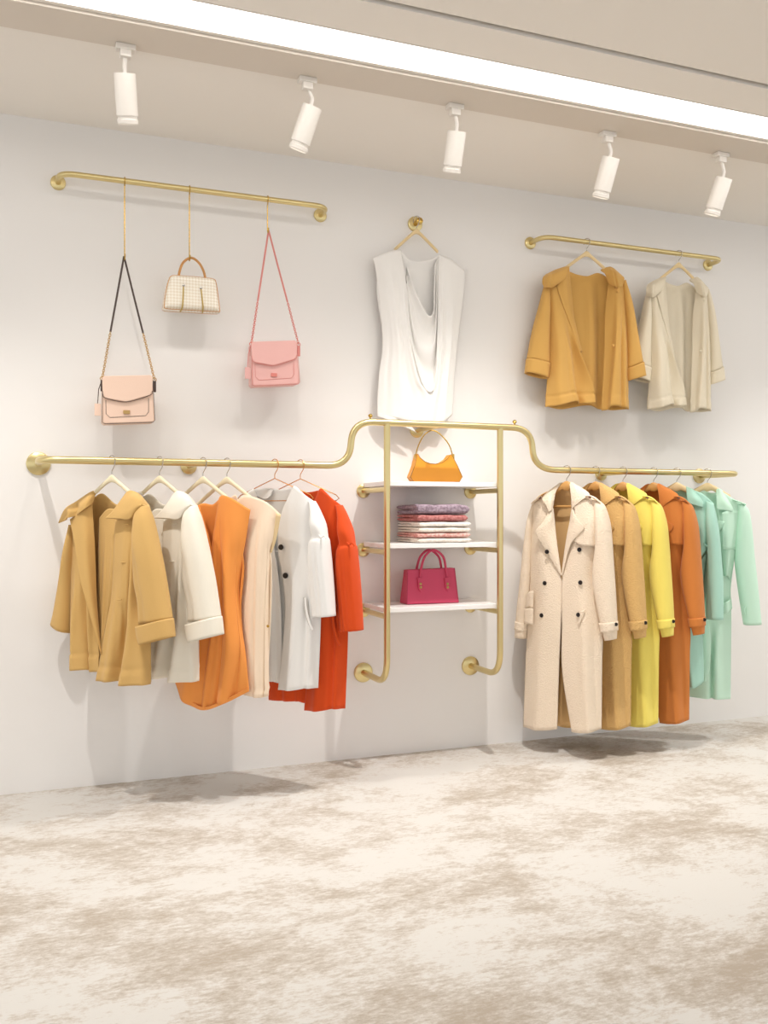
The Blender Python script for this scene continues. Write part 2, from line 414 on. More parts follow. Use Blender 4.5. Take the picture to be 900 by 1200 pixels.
# ------------------------------------------------------------------ hangers
def hook_path(r=.021, drop=.075, yy=0):
    pts = []
    for i in range(15):
        a = math.radians(-35+i*15.5); pts.append((0, -math.cos(a)*r, math.sin(a)*r)) if False else pts.append((math.cos(a)*r, 0, math.sin(a)*r))
    pts = pts[::1]
    # over the rail, down to the hanger's apex
    pts += [(-r*.75, 0, -r*.9), (-.006, 0, -r*1.55), (0, 0, -r*2.0), (0, 0, -drop)]
    return pts
def rotz(pts, a): return [Matrix.Rotation(a, 3, 'Z') @ Vector(p) for p in pts]
def hanger(name, loc, phi, m, hm, label, group, half=.205, drop=.062, fall=.125, thick=.006, hgt=.017, bar=False, wide=False, rr=PR, hookr=None):
    e = empty(name, loc, -math.radians(phi)); tag(e, label, 'hanger', group)
    r = hookr or rr+.007
    hk = MB(); hk.tube(rotz(spline(hook_path(r, drop+.012), 40), math.radians(phi+122)), .0018, 8); hk.build('hook', hm, e)
    # wooden yoke: sweeping section
    mb = MB(); n = 33; k = 10; vs = []
    for i in range(n):
        t = -1+2*i/(n-1); x = t*half; at_ = abs(t)
        zc = -drop-fall*((at_*at_+.004)**.5-.063)+(0 if wide else .006*math.exp(-(t/.10)**2))
        h_ = hgt*(.62+.30*math.exp(-(t/.10)**2)) if not wide else hgt*(.9+.5*math.exp(-(t/.12)**2))
        th_ = thick*(1+(1.6*at_**2 if wide else 0)) ; yy = .02*at_**2*(1 if wide else .3)
        if i in (0, n-1): h_ *= .6; th_ *= .6
        for q in range(k):
            a = 2*PI*q/k; c, s_ = math.cos(a), math.sin(a)
            vs.append((x, yy+th_*c, zc-h_+h_*s_ - (0)))
    fs = [(i*k+q, i*k+(q+1) % k, (i+1)*k+(q+1) % k, (i+1)*k+q) for i in range(n-1) for q in range(k)]
    fs += [tuple(range(k-1, -1, -1)), tuple((n-1)*k+q for q in range(k))]
    mb.add(vs, fs).build('yoke', m, e, 60)
    if bar:
        MB().tube([(-half*.93, .015, -drop-fall-.03), (half*.93, .015, -drop-fall-.03)], .006, 10).build('trouser_bar', m, e)
    return e
def wire_hanger(loc, phi, label, group):
    e = empty('wire_hanger', loc, -math.radians(phi)); tag(e, label, 'hanger', group); r = PR+.007
    hk = MB(); hk.tube(rotz(spline(hook_path(r, .062), 40), math.radians(phi+122)), .0018, 8); hk.build('hook', rose_gold, e)
    s = MB(); pts = [(0, 0, -.062)]+[(-.18, 0, -.135), (-.195, 0, -.15), (-.18, 0, -.16), (.18, 0, -.16), (.195, 0, -.15), (.18, 0, -.135)]
    s.tube([Vector(p) for p in pts], .0022, 8, closed=True); s.build('wire_frame', rose_gold, e); return e

# ------------------------------------------------------------------ bags
BR = 'bags'
def bag_hook(fr, ytop, ybot, label):
    e = fr.thing('bag_hook'); tag(e, label, 'bag hook', 'long gold bag hooks')
    zb = fr.p(0, 0, 0); zz = fr.p(*ybot).z
    pts = [(0, .015, -.004), (0, .012, .010), (0, 0, .0145), (0, -.012, .010), (0, -.014, -.004), (0, -.004, -.022), (0, 0, -.04), (0, 0, zz+.01), (0, -.001, zz-.002), (0, -.010, zz-.010), (0, -.018, zz), (0, -.020, zz+.010)]
    MB().tube(spline(pts, 60), .0026, 8).build('hook', gold2, e); return zz
def crossbody(fr, leather, trim, metal_m, edge, label, z, top):
    """flap bag drawn in close-up z"""
    e = fr.thing('crossbody_bag'); tag(e, label, 'handbag', 'crossbody bags on the upper left rail')
    g = lambda pts: [z(*p) for p in pts]
    mb = prism(fr, g([(68, 512), (80, 504), (250, 500), (262, 507), (272, 676), (264, 684), (76, 690), (66, 683)]), -.045, .030)
    mb.build('body', leather, e, 30, bevel=.006)
    # flap with pointed edge, folds over the top
    mb = prism(fr, g([(66, 508), (74, 502), (256, 498), (263, 506), (262, 560), (252, 577), (160, 603), (78, 588), (68, 575)]), .031, .039)
    mb.build('flap', leather, e, 30, bevel=.002)
    q = [fr.p(*z(x, y), .0400) for x, y in [(67, 560), (69, 575), (79, 588), (160, 603), (252, 577), (262, 560)]]
    MB().tube(spline(q, 40), .0013, 6).build('flap_piping', edge, e)
    q = [fr.p(*z(x, y), .031) for x, y in [(80, 596), (81, 650), (96, 664), (236, 657), (247, 642), (247, 590)]]
    MB().tube(q, .0009, 6).build('pocket_piping', edge, e)
    q = [fr.p(*z(x, y), .031) for x, y in [(67, 520), (66, 683), (76, 689), (264, 683), (272, 675), (264, 520)]]
    MB().tube(q, .0011, 6).build('seam_piping', edge, e)
    c = fr.p(*z(161, 643), .032); mb = MB(); mb.box((c.x-.014, c.y-.004, c.z-.008), (c.x+.014, c.y+.002, c.z+.008)); mb.build('clasp', metal_m, e, 0, bevel=.0015)
    T = fr.p(*z(*top), -.002)
    mids = ((98, 330), (226, 336)); ends = ((66, 512), (270, 516))
    s = MB()
    for mx in mids:
        m_ = fr.p(*z(*mx), -.004); s.tube([T+Vector((0, 0, .004)), T.lerp(m_, .5), m_], .0042, 8, flat=.0016)
    s.build('strap', trim, e)
    for mx, ex_ in zip(mids, ends):
        a = fr.p(*z(*mx), -.004); b = fr.p(*z(*ex_), -.004); ch = MB(); n = max(8, int((b-a).length/.0095)); dr = (b-a)/n; dn = dr.normalized(); sd = dn.cross(Vector((0, 1, 0))).normalized()
        for i in range(n):
            o_ = a+dr*(i+.5); pl = sd if i % 2 else (sd*.5+Vector((0, .8, 0))).normalized()
            ch.tube([o_+dn*math.cos(t)*.0075+pl*math.sin(t)*.0045 for t in [k*PI/5 for k in range(10)]], .0014, 5, closed=True)
        ch.build('chain', metal_m, e)
        r_ = MB(); r_.tube([b+Vector((math.cos(t)*.008, 0, math.sin(t)*.008)) for t in [k*PI/6 for k in range(12)]], .002, 6, closed=True); r_.build('ring', metal_m, e)
        l_ = MB(); l_.box((b.x-.007, b.y-.004, b.z-.055), (b.x+.007, b.y+.004, b.z-.006)); l_.build('strap_tab', trim, e, 0, bevel=.002)
    tg = MB(); a = fr.p(*z(48, 610), .02); tg.box((a.x-.013, a.y-.003, a.z-.052), (a.x+.013, a.y, a.z)); t1 = tg.build('hang_tag', leather, e, 0, bevel=.0015)
    c0 = fr.p(*z(64, 520), .012); MB().tube([c0, (c0+a)/2+Vector((-.004, 0, .012)), a], .0018, 6).build('tag_cord', trim, e)
    return e
zb = Z(100, 290, 3.3333)
peach = mat('peach_leather', 'EBCCB8', .45, 0, .15, 300); peachm = mat('pale_brass', 'C9A56C', .3, 1)
darkedge = mat('dark_edge_paint', '4A3A34', .5)
fr1 = Frame(146, 216, -.13, 0); fr1.O.z = UZ1
bag_hook(fr1, None, (150, 302), 'long thin gold hook hanging from the upper left rail, holding the peach bag')
crossbody(fr1, peach, darkedge, peachm, darkedge, 'peach leather flap bag with dark-edged strap and chain, hanging lowest on the left', zb, (151, 38))
pink = mat('pink_leather', 'E8B4AE', .42, 0, .15, 300); pinkm = mat('pink_metal', 'E0897F', .4, .4); pinkd = mat('pink_trim', 'D98880', .5)
fr3 = Frame(313.5, 238, -.13, 0); fr3.O.z = UZ1
bag_hook(fr3, None, (315, 271), 'short thin gold hook near the rail\'s right end, holding the pink bag')
# the pink bag's own close-up: map peach drawing onto it
class ZP:
    def __call__(s, x, y):
        # peach px -> pink px
        X = 315+((100+x/3.3333)-145.6)*.905+ (0.02*(y-38)/3.3333); Y = 271+((290+y/3.3333)-301.4)*.928
        return X, Y-(0.012*(X-315))
    o = None
crossbody(fr3, pink, pinkd, pinkm, pinkd, 'pink leather flap bag with pink chain strap, hanging right of the two others', ZP(), (151, 38))
# duffel
fr2 = Frame(222, 225, -.13, 0); fr2.O.z = UZ1
bag_hook(fr2, None, (222.5, 303), 'long thin gold hook in the middle of the rail, holding the patterned white bag')
zd = Z(180, 280, 10)
def lattice_mat():
    m, t, b = nodes('pale_patterned_leather'); tc = t.nodes.new('ShaderNodeTexCoord')
    mp = t.nodes.new('ShaderNodeMapping'); mp.inputs['Rotation'].default_value = (0, PI/4, 0); mp.inputs['Scale'].default_value = (105, 1, 105)
    ch = t.nodes.new('ShaderNodeTexChecker'); ch.inputs['Scale'].default_value = 1
    ch.inputs['Color1'].default_value = srgb('F5EEE1'); ch.inputs['Color2'].default_value = srgb('E6DAC6')
    t.links.new(tc.outputs['Object'], mp.inputs['Vector']); t.links.new(mp.outputs['Vector'], ch.inputs['Vector']); t.links.new(ch.outputs['Color'], b.inputs['Base Color'])
    b.inputs['Roughness'].default_value = .22; return m
e = fr2.thing('handbag'); tag(e, 'small pearly white patterned top-handle bag with tan handles, between the two flap bags', 'handbag')
out = [(105, 815), (125, 640), (160, 500), (185, 450), (240, 437), (400, 448), (560, 462), (690, 480), (725, 520), (750, 680), (768, 850), (740, 872), (430, 855), (140, 838)]
P = [fr2.p(*zd(x, y), .0) for x, y in out]; PC = spline([tuple(p) for p in P]+[tuple(P[0])], 57)[:-1]; cen = sum((p for p in PC), Vector())/len(PC)
mb = MB(); rings = []
prof = [(-.045, .6), (-.044, .76), (-.040, .87), (-.032, .94), (-.020, .985), (-.008, 1), (.008, 1), (.020, .985), (.032, .94), (.040, .87), (.044, .76), (.045, .6)]
n = len(PC); vs = []
for d, s_ in prof:
    for p in PC: q = cen+(p-cen)*s_; vs.append((q.x, -d, q.z))
fs = [(i*n+k, i*n+(k+1) % n, (i+1)*n+(k+1) % n, (i+1)*n+k) for i in range(len(prof)-1) for k in range(n)]
vs += [(cen.x, .045, cen.z), (cen.x, -.045, cen.z)]
fs += [((k+1) % n, k, len(vs)-2) for k in range(n)]+[((len(prof)-1)*n+k, (len(prof)-1)*n+(k+1) % n, len(vs)-1) for k in range(n)]
tanl = mat('tan_leather', 'C98F4F', .4); mb.add(vs, fs).build('body', lattice_mat(), e, 80)
for d in (.026, -.026):
    MB().tube([Vector(((cen+(p-cen)*.975).x, -d, (cen+(p-cen)*.97).z)) for p in PC], .0016, 6, closed=True).build('piping', tanl, e)
for d in (.03, -.03):
    h = [(292, 500), (300, 400), (345, 280), (440, 222), (530, 280), (590, 390), (612, 520)]
    MB().tube(spline([fr2.p(*zd(x, y), d*(.35+.65*abs(y-222)/280) if y > 230 else d*.3) for x, y in h], 40), .0055, 10).build('handle', tanl, e)
    for x, y in ((292, 480), (612, 508)):
        c = fr2.p(*zd(x, y), 0); b_o = MB(); b_o.box((c.x-.013, -d-.008, c.z-.028), (c.x+.013, -d+.008, c.z+.006)); b_o.build('handle_mount', tanl, e, 0, bevel=.003)
for q in ([(350, 545), (345, 680), (335, 800), (315, 850)], [(553, 575), (568, 700), (578, 800), (575, 865)]):
    pts = [fr2.p(*zd(x, y), .0435) for x, y in q]; pts[-1].y = -.038; pts[0].y = -.044; pts[1].y = pts[2].y = -.0465
    z1 = MB(); z1.tube(spline(pts, 14), .0032, 8); zo = z1.build('zip', mat('zip_brass', 'B59C5A', .4, .8), e)
    c = pts[0]+Vector((0, -.003, 0)); MB().lathe(c, (0, -1, 0), [(-.002, .006), (.002, .006), (.003, .004)], 12).build('stud', chrome, e)
# orange shoulder bag on the top shelf
zs = Z(440, 480, 5)
fr = Frame(508, 564, -.16, 0); fr.O.z = shz[0]
e = fr.thing('shoulder_bag'); tag(e, 'small orange shoulder bag with thin gold handle on the top white shelf', 'handbag')
org = mat('orange_leather', 'E99C2C', .4, 0, .08, 200); orgs = mat('orange_gusset', 'EE8B1E', .4)
def shelf_z(pts, zz, fr, d):
    P = [fr.p(*q, d) for q in pts]; lo = min(p.z for p in P); return [Vector((p.x, -d, p.z-lo+zz)) for p in P]
def solid_pts(P, d0, d1, inset=0):
    n = len(P); vs = [Vector((p.x, -d1, p.z)) for p in P]+[Vector((p.x, -d0, p.z)) for p in P]
    fs = [tuple(range(n)), tuple(range(2*n-1, n-1, -1))]+[(i, (i+1) % n, n+(i+1) % n, n+i) for i in range(n)]
    return MB().add(vs, fs)
curve = [(248, 250), (262, 275), (290, 298), (320, 309), (355, 312), (390, 303), (420, 283), (438, 258)]
ol = [zs(*p) for p in [(205, 388), (232, 318)]+curve+[(446, 256), (482, 325), (510, 388), (492, 418), (226, 418)]]
P = shelf_z(ol, 0.001, fr, .024); solid_pts(P, -.024, .024).build('body', org, e, 30, bevel=.003)
MB().tube([p+Vector((0, -.0005, 0)) for p in P], .0014, 6, closed=True).build('piping', darkedge if False else mat('ochre_trim', 'A8772F', .5), e)
hp = [(236, 268), (250, 215), (285, 150), (335, 122), (385, 150), (430, 205), (452, 268)]
H0 = [fr.p(*zs(x, y), 0) for x, y in hp]; MB().tube(spline(H0, 40), .0032, 8).build('handle', gold2, e)
for p in (H0[0], H0[-1]):
    b_ = MB(); b_.box((p.x-.006, -.01, p.z-.03), (p.x+.006, .01, p.z+.006)); b_.build('handle_mount', gold2, e, 0, bevel=.002)
# crimson tote on the bottom shelf
fr = Frame(505, 710, -.15, 0); fr.O.z = shz[2]
e = fr.thing('tote_bag'); tag(e, 'crimson pink structured handbag with two handles on the bottom white shelf', 'handbag')
crim = mat('crimson_leather', 'CC4265', .5, 0, .3, 400); crimd = mat('crimson_edge', 'B53457', .5); stud = mat('stud_brass', 'B59A62', .3, 1)
ol = [zs(*p) for p in [(200, 953), (475, 940), (490, 1135), (486, 1142), (188, 1150), (186, 1142)]]
P = shelf_z(ol, .001, fr, .045)
P[-2].z = P[-3].z = .001; P[-1].z = P[2].z = .006
n = len(P); vs = [Vector((p.x, -.045, p.z)) for p in P]+[Vector((p.x, .05, p.z)) for p in P]
for i in (0, 1): vs[i].y = -.022; vs[i+n].y = .027
fs = [tuple(range(n)), tuple(range(2*n-1, n-1, -1))]+[(i, (i+1) % n, n+(i+1) % n, n+i) for i in range(n)]
MB().add(vs, fs).build('body', crim, e, 30, bevel=.005)
MB().tube([vs[0], vs[5]+Vector((-.001, -.001, 0)), vs[3]+Vector((0, -.001, .002)), vs[1]], .0022, 6).build('piping', crimd, e)
zo = fr.p(*zs(330, 960), 0).z-fr.p(*zs(330, 960), 0).z
def tp(x, y, d): q = fr.p(*zs(x, y), d); return Vector((q.x, -d, q.z))
for d, dx in ((.028, 0), (-.024, -26)):
    h = [(260+dx, 985), (268+dx, 930), (290+dx, 860), (340+dx, 822), (395+dx, 860), (412+dx, 930), (420+dx, 985)]
    MB().tube(spline([tp(x, y, d if y > 900 else d*.6) for x, y in h], 36), .006, 10).build('handle', crim, e)
for x in (262, 420):
    a = tp(x, 985, .036); b_ = MB()
    pts = [(-.016, 0), (.016, 0), (.012, -.010), (.011, -.055), (.0, -.068), (-.011, -.050), (-.012, -.010)]
    vs = [(a.x+u, a.y-.001, a.z+w_) for u, w_ in pts]+[(a.x+u, a.y+.012, a.z+w_) for u, w_ in pts]; n = len(pts)
    for i in range(n):   # follow the sloping front
        for j in (i, n+i): vs[j] = (vs[j][0], vs[j][1]-(.0)-(-pts[i][1])*.13, vs[j][2])
    b_.add(vs, [tuple(range(n)), tuple(range(2*n-1, n-1, -1))]+[(i, (i+1) % n, n+(i+1) % n, n+i) for i in range(n)]); tb = b_.build('handle_tab', crimd if False else crim, e, 0, bevel=.0012)
    for dz_ in (-.030, -.046):
        MB().lathe((a.x, a.y-.001+dz_*.13, a.z+dz_), (0, -1, 0), [(0, .007), (.002, .006), (.003, .003)], 14).build('stud', stud, e)
c = tp(327, 942, 0); MB().lathe((c.x, 0, c.z-.004), (0, 0, 1), [(0, .006), (.006, .006), (.009, .010), (.014, .006)], 12).build('clasp', stud, e)

# ------------------------------------------------------------------ folded knitwear
def knit(name, cols, sc=90, bump=.8):
    m, t, b = nodes(name); tc = t.nodes.new('ShaderNodeTexCoord'); n = t.nodes.new('ShaderNodeTexNoise'); n.inputs['Scale'].default_value = sc; n.inputs['Detail'].default_value = 4
    t.links.new(tc.outputs['Object'], n.inputs['Vector']); r = t.nodes.new('ShaderNodeValToRGB'); r.color_ramp.elements[0].position = .38; r.color_ramp.elements[1].position = .62
    r.color_ramp.elements[0].color = srgb(cols[0]); r.color_ramp.elements[1].color = srgb(cols[1]); t.links.new(n.outputs['Fac'], r.inputs['Fac']); t.links.new(r.outputs['Color'], b.inputs['Base Color'])
    bp = t.nodes.new('ShaderNodeBump'); bp.inputs['Strength'].default_value = bump; bp.inputs['Distance'].default_value = .004; t.links.new(n.outputs['Fac'], bp.inputs['Height']); t.links.new(bp.outputs['Normal'], b.inputs['Normal'])
    b.inputs['Roughness'].default_value = .9; return m
fr = Frame(508, 636, -.19, 0)
xl = at(490, 620, -.30).x; xr = at(551, 620, -.30).x
items = [('cream ribbed folded knit, bottom of the stack on the middle shelf', ('EDE2D4', 'F7F1E8'), .024),
         ('folded knit with pink and white pattern, second from the bottom of the stack', ('D58C84', 'F0C9BF'), .024),
         ('off-white folded knit lying directly on the pink patterned one', ('E7DCCE', 'F5EEE4'), .026),
         ('white folded knit directly under the dusty rose one', ('EFE7DC', 'FAF5EE'), .026),
         ('dusty rose folded knit second from the top of the stack', ('A95F5C', 'C98884'), .034),
         ('mauve grey folded knit on top of the stack', ('85717E', 'AB98A4'), .044)]
z0 = shz[1]+.0005
for i, (lab, cols, h) in enumerate(items):
    rnd = random.Random(i+3); dx0 = rnd.uniform(-.006, .006); dx1 = rnd.uniform(-.008, .004)+(.006 if i < 2 else -.010 if i > 3 else 0)
    e = empty('folded_sweater', ((xl+xr)/2, -.165, z0)); tag(e, lab, 'folded sweater', 'folded knits stacked on the middle shelf')
    wdt = (xr-xl); m = knit('knit_%d' % i, cols)
    for layer in range(3):
        nx, ny = 40, 14; hh = h/2*.98 if layer < 2 else h*.97; zc0 = layer*h/2 if layer < 2 else 0
        a, b = -wdt/2+dx0, wdt/2+dx1; dep = .126-rnd.uniform(0, .004)
        if layer == 2: dep = .05; a += .004; b += .003
        vs = []; ph = rnd.random()*6
        # closed section swept along x, round nose at the front
        sec = []
        for k in range(24):
            th = 2*PI*k/24; c, s_ = math.cos(th), math.sin(th)
            q = (abs(c)**5+abs(s_)**5)**(-1/5); sec.append((c*q, s_*(abs(c)**3+abs(s_)**3)**(-1/3)))
        for ii in range(nx):
            t = ii/(nx-1); x = a+(b-a)*t; end = min(1, (min(t, 1-t)*wdt/.010)**.5 if min(t, 1-t)*wdt < .010 else 1); end = max(end, .25)
            wob = .0022*math.sin(t*9+ph)+.0012*math.sin(t*23+ph*2)
            for c, s_ in sec:
                y = c*dep*(.96+.04*end)-(.086 if layer == 2 else 0); zz = zc0+hh/2+(s_*hh/2)*end*(1 if s_ < 0 else 1)+(wob*(1 if s_ > 0 and layer and i == 5 else .25))+(0.004*ss(.0, -.7, c) * (s_ > 0) * (i == 5))
                vs.append((x, y+.002*math.sin(t*14+ph), zz))
        k = 24
        fs = [(ii*k+q, ii*k+(q+1) % k, (ii+1)*k+(q+1) % k, (ii+1)*k+q) for ii in range(nx-1) for q in range(k)]+[tuple(range(k-1, -1, -1)), tuple((nx-1)*k+q for q in range(k))]
        MB().add(vs, fs).build('folded_layer' if layer < 2 else 'front_fold', m, e, 60)
    z0 += h+.0004

# ------------------------------------------------------------------ garments: left rail
LP = 47
z1 = Z(55, 550, 4.613); z2 = Z(165, 550, 4.138); z3 = Z(275, 550, 4.0); z4 = Z(600, 550, 5.714); z6 = Z(590, 530, 3.429); z5 = Z(770, 540, 4.138)
zu = Z(605, 290, 5.625); z8 = Z(425, 250, 4.615)
def hooded_jacket():
    fr = Frame(131, 541, W, LP); fr.O.z = ZR; e = fr.thing('hooded_jacket'); m = M['camel']
    P = lambda n, rows, **k: patch(n, fr, z1, rows, m, e, **k)
    P('back', [[(248, 160, -.01), (300, 132, -.03), (375, 190, -.04), (432, 158, -.01)], [(140, 320, 0), (250, 290, -.05), (400, 290, -.05), (530, 300, 0)],
               [(132, 700, 0), (250, 700, -.045), (400, 700, -.045), (555, 700, 0)], [(128, 1070, 0), (250, 1090, -.04), (400, 1115, -.04), (562, 1150, 0)]], wav=.006, ws=2)
    P('front_panel', [[(135, 300, 0), (170, 255, .015), (243, 180, .01)], [(133, 560, 0), (190, 560, .03), (262, 540, .005)],
                [(128, 800, 0), (195, 800, .03), (272, 800, .01)], [(126, 1075, 0), (150, 1082, .02), (205, 1085, .03), (232, 1092, .0), (285, 1095, .015)]],
      folds=[(.25, .3, .10, .02, .3), (.45, .62, .10, -.022, .2), (.75, .75, .1, .006, .3)], band=(.9, .003), wav=.003, ws=5)
    P('lapel', [[(126, 272, .045), (190, 215, .045), (243, 180, .012)], [(150, 400, .055), (205, 390, .05), (256, 380, .010)], [(180, 590, .062), (225, 580, .05), (263, 560, .012)],
                [(225, 760, .056), (250, 750, .045), (270, 740, .018)], [(291, 1000, .035), (292, 1001, .034), (293, 1002, .033)]], nv=50)
    P('front_panel', [[(372, 272, .015), (430, 262, .03), (500, 235, .02), (545, 230, 0)], [(364, 450, .02), (420, 450, .045), (470, 450, .035), (540, 450, 0)],
                [(352, 680, .02), (410, 690, .04), (470, 700, .035), (548, 700, 0)], [(318, 860, .025), (390, 870, .03), (425, 880, .015), (480, 880, .05), (555, 880, 0)],
                [(268, 1143, .025), (330, 1148, .035), (400, 1142, .0), (412, 1165, .05), (515, 1168, .055), (562, 1160, .01)]], nu=44,
      folds=[(.62, .47, .05, -.020, .15), (.70, .60, .07, .015, .1), (.12, .2, .08, .008, .3)], band=(.925, .003), wav=.002, ws=7)
    P('inner_facing', [[(285, 262, -.02), (330, 215, -.015), (375, 215, -.01)], [(280, 450, -.02), (330, 450, -.005), (372, 450, .01)], [(275, 700, -.02), (320, 700, -.005), (356, 680, .01)], [(292, 985, -.01), (302, 960, 0), (318, 880, .01)]], wav=.005, ws=3, waves=4)
    P('hood', [[(430, 130, 0), (455, 118, .01), (500, 140, .01), (552, 200, .0)], [(400, 172, .03), (450, 160, .045), (500, 165, .045), (556, 225, .015)],
               [(360, 225, .045), (430, 225, .06), (480, 205, .06), (520, 190, .045)], [(320, 265, .045), (390, 268, .06), (445, 270, .06), (472, 225, .055)]], nu=30, nv=24, thick=.009)
    P('hood', [[(64, 290, .035), (100, 215, .03), (160, 175, .03), (235, 125, .01), (268, 116, -.015)], [(75, 280, .045), (120, 235, .05), (170, 205, .05), (215, 170, .045), (262, 130, .0)],
               [(64, 292, .04), (122, 264, .055), (170, 240, .055), (212, 208, .05), (248, 180, .015)]], nu=30, nv=20, folds=[(.35, .3, .05, .012, 0), (.5, .45, .05, -.008, 0)], thick=.006)
    s = sleeve('sleeve', fr, z1, [(132, 300, 150, 300, -.01, .02), (118, 450, 150, 450, -.01), (88, 620, 145, 620), (58, 760, 138, 780), (40, 830, 128, 884)], m, e, d=-.02, dh=.045, wr=.06)
    s = sleeve('sleeve', fr, z1, [(488, 205, 540, 195, .03, .02), (482, 300, 562, 270, .035, .04), (478, 450, 598, 440), (478, 600, 630, 600), (500, 720, 650, 730), (508, 835, 662, 808)], m, e, d=.04, dh=.05, wr=.05, folds=[(2.2, .35, -.35, .25)])
    sleeve('cuff', fr, z1, [(502, 850, 663, 806), (508, 900, 668, 850), (520, 945, 673, 906)], m, s, d=.04, dh=.057, nv=10, thick=.006)
    for x, y in ((424, 297), (408, 503), (388, 705)):
        b = MB(); c = fr.p(*z1(x, y), .052); b.tube([c+Vector((-.012, .004, 0)), c, c+Vector((.012, .004, 0))], .0025, 6); b.build('buttonhole', m, e)
    return fr, e
fr, jk = hooded_jacket(); tag(jk, 'camel open hooded jacket, leftmost garment on the lower rail', 'jacket', 'hooded jackets on the lower rail')
def onrail(px): v = at(px, 541, W); v.z = ZR; return v
j2 = copy_tree(jk, None, {'camel_wool': M['ivory']}); j2.location = onrail(187); tag(j2, 'ivory open hooded jacket hanging between the camel jacket and the orange dress', 'jacket')

# orange sleeveless dress
def dress(name, px, rows_r, rows_l, rows_back, m, lab, extra=()):
    pass
fr = Frame(238, 541, W, LP); fr.O.z = ZR; e = fr.thing('dress'); tag(e, 'orange sleeveless draped dress with rounded hem, beside the ivory jacket', 'dress'); m = M['orange']
patch('back', fr, z2, [[(250, 190, 0), (300, 165, -.03), (350, 170, -.03), (390, 135, 0)], [(200, 400, 0), (320, 400, -.045), (420, 400, -.045), (495, 420, 0)], [(185, 700, 0), (300, 700, -.045), (400, 700, -.045), (486, 700, 0)],
                       [(160, 1000, 0), (215, 1105, -.03), (310, 1150, -.03), (420, 1115, -.03), (524, 1065, 0)]], m, e)
patch('front', fr, z2, [[(215, 230, 0), (240, 215, .01), (262, 200, .02), (285, 180, .01)], [(205, 400, 0), (260, 400, .03), (310, 400, .03), (346, 395, .02)], [(190, 600, 0), (240, 600, .035), (300, 600, .045), (352, 600, .03)], [(185, 750, 0), (240, 750, .045), (300, 750, .05), (346, 750, .035)], [(175, 900, 0), (230, 915, .04), (280, 920, .045), (321, 920, .038)], [(158, 1005, 0), (200, 1110, .03), (250, 1148, .03), (296, 1165, .027)]], m, e, folds=[(.5, .5, .15, .008, .3)])
patch('front', fr, z2, [[(372, 190, .0), (388, 130, .012), (440, 140, .03), (532, 197, .0)], [(350, 340, .015), (385, 320, .03), (450, 320, .04), (512, 320, 0)], [(345, 420, .02), (400, 440, .045), (450, 440, .035), (492, 435, 0)], [(350, 600, .03), (400, 600, .05), (440, 600, .04), (476, 580, 0)], [(345, 750, .033), (400, 750, .058), (450, 750, .045), (487, 750, 0)], [(319, 920, .038), (390, 920, .058), (460, 890, .045), (508, 900, 0)], [(294, 1165, .027), (350, 1152, .035), (400, 1137, .04), (525, 1072, 0)]], m, e, nv=90, nu=44,
      folds=[(.12, .1, .05, .010, .0), (.28, .35, .05, -.010, .0), (.45, .6, .1, .012, .0), (.8, .75, .06, -.010, .1)])
h = patch('hem_band', fr, z2, [[(196, 1085, .020), (295, 1150, .042), (400, 1120, .046), (522, 1058, .006)], [(205, 1115, .03), (295, 1166, .03), (400, 1137, .04), (525, 1076, .004)]], m, e, nv=8)
# cream sleeveless dress
fr = Frame(266, 542, W, LP); fr.O.z = ZR; e = fr.thing('dress'); tag(e, 'cream sleeveless dress squeezed between the orange dress and the white coat', 'dress'); m = M['cream']
patch('back', fr, z3, [[(-60, 170, 0), (0, 120, -.02), (20, 150, -.02), (55, 115, 0)], [(-90, 400, 0), (0, 400, -.04), (90, 400, -.04), (168, 390, 0)], [(-80, 1000, 0), (0, 1040, -.03), (80, 1050, -.03), (152, 1060, 0)]], m, e)
patch('front', fr, z3, [[(10, 150, .0), (50, 122, .01), (120, 140, .03), (165, 165, .02), (216, 212, 0)], [(0, 300, .02), (60, 300, .05), (110, 300, .045), (150, 300, .04), (190, 330, 0)], [(-5, 440, .02), (60, 440, .05), (100, 440, .05), (140, 440, .04), (166, 400, 0)],
                        [(-20, 700, .02), (60, 700, .06), (100, 700, .045), (130, 700, .04), (158, 700, 0)], [(-40, 1035, .02), (60, 1060, .05), (100, 1068, .04), (130, 1070, .03), (160, 1060, 0)]], m, e, nu=44, nv=56,
      folds=[(.60, .62, .05, .008, .0), (.78, .80, .04, -.012, .1)], band=(.965, .003))
patch('facing', fr, z3, [[(196, 205, .015), (216, 212, .0)], [(178, 330, .012), (196, 320, 0)], [(168, 390, .012), (172, 390, 0)]], mat('cream_facing', 'EBCF9F', .7), e, nu=8, nv=16)
b = MB(); c = fr.p(*z3(157, 735), .02); b.lathe(c, (0, -1, 0), [(0, .006), (.003, .006), (.004, .003)], 12); b.build('button', mat('gilt', 'C9A04C', .3, .8), e)

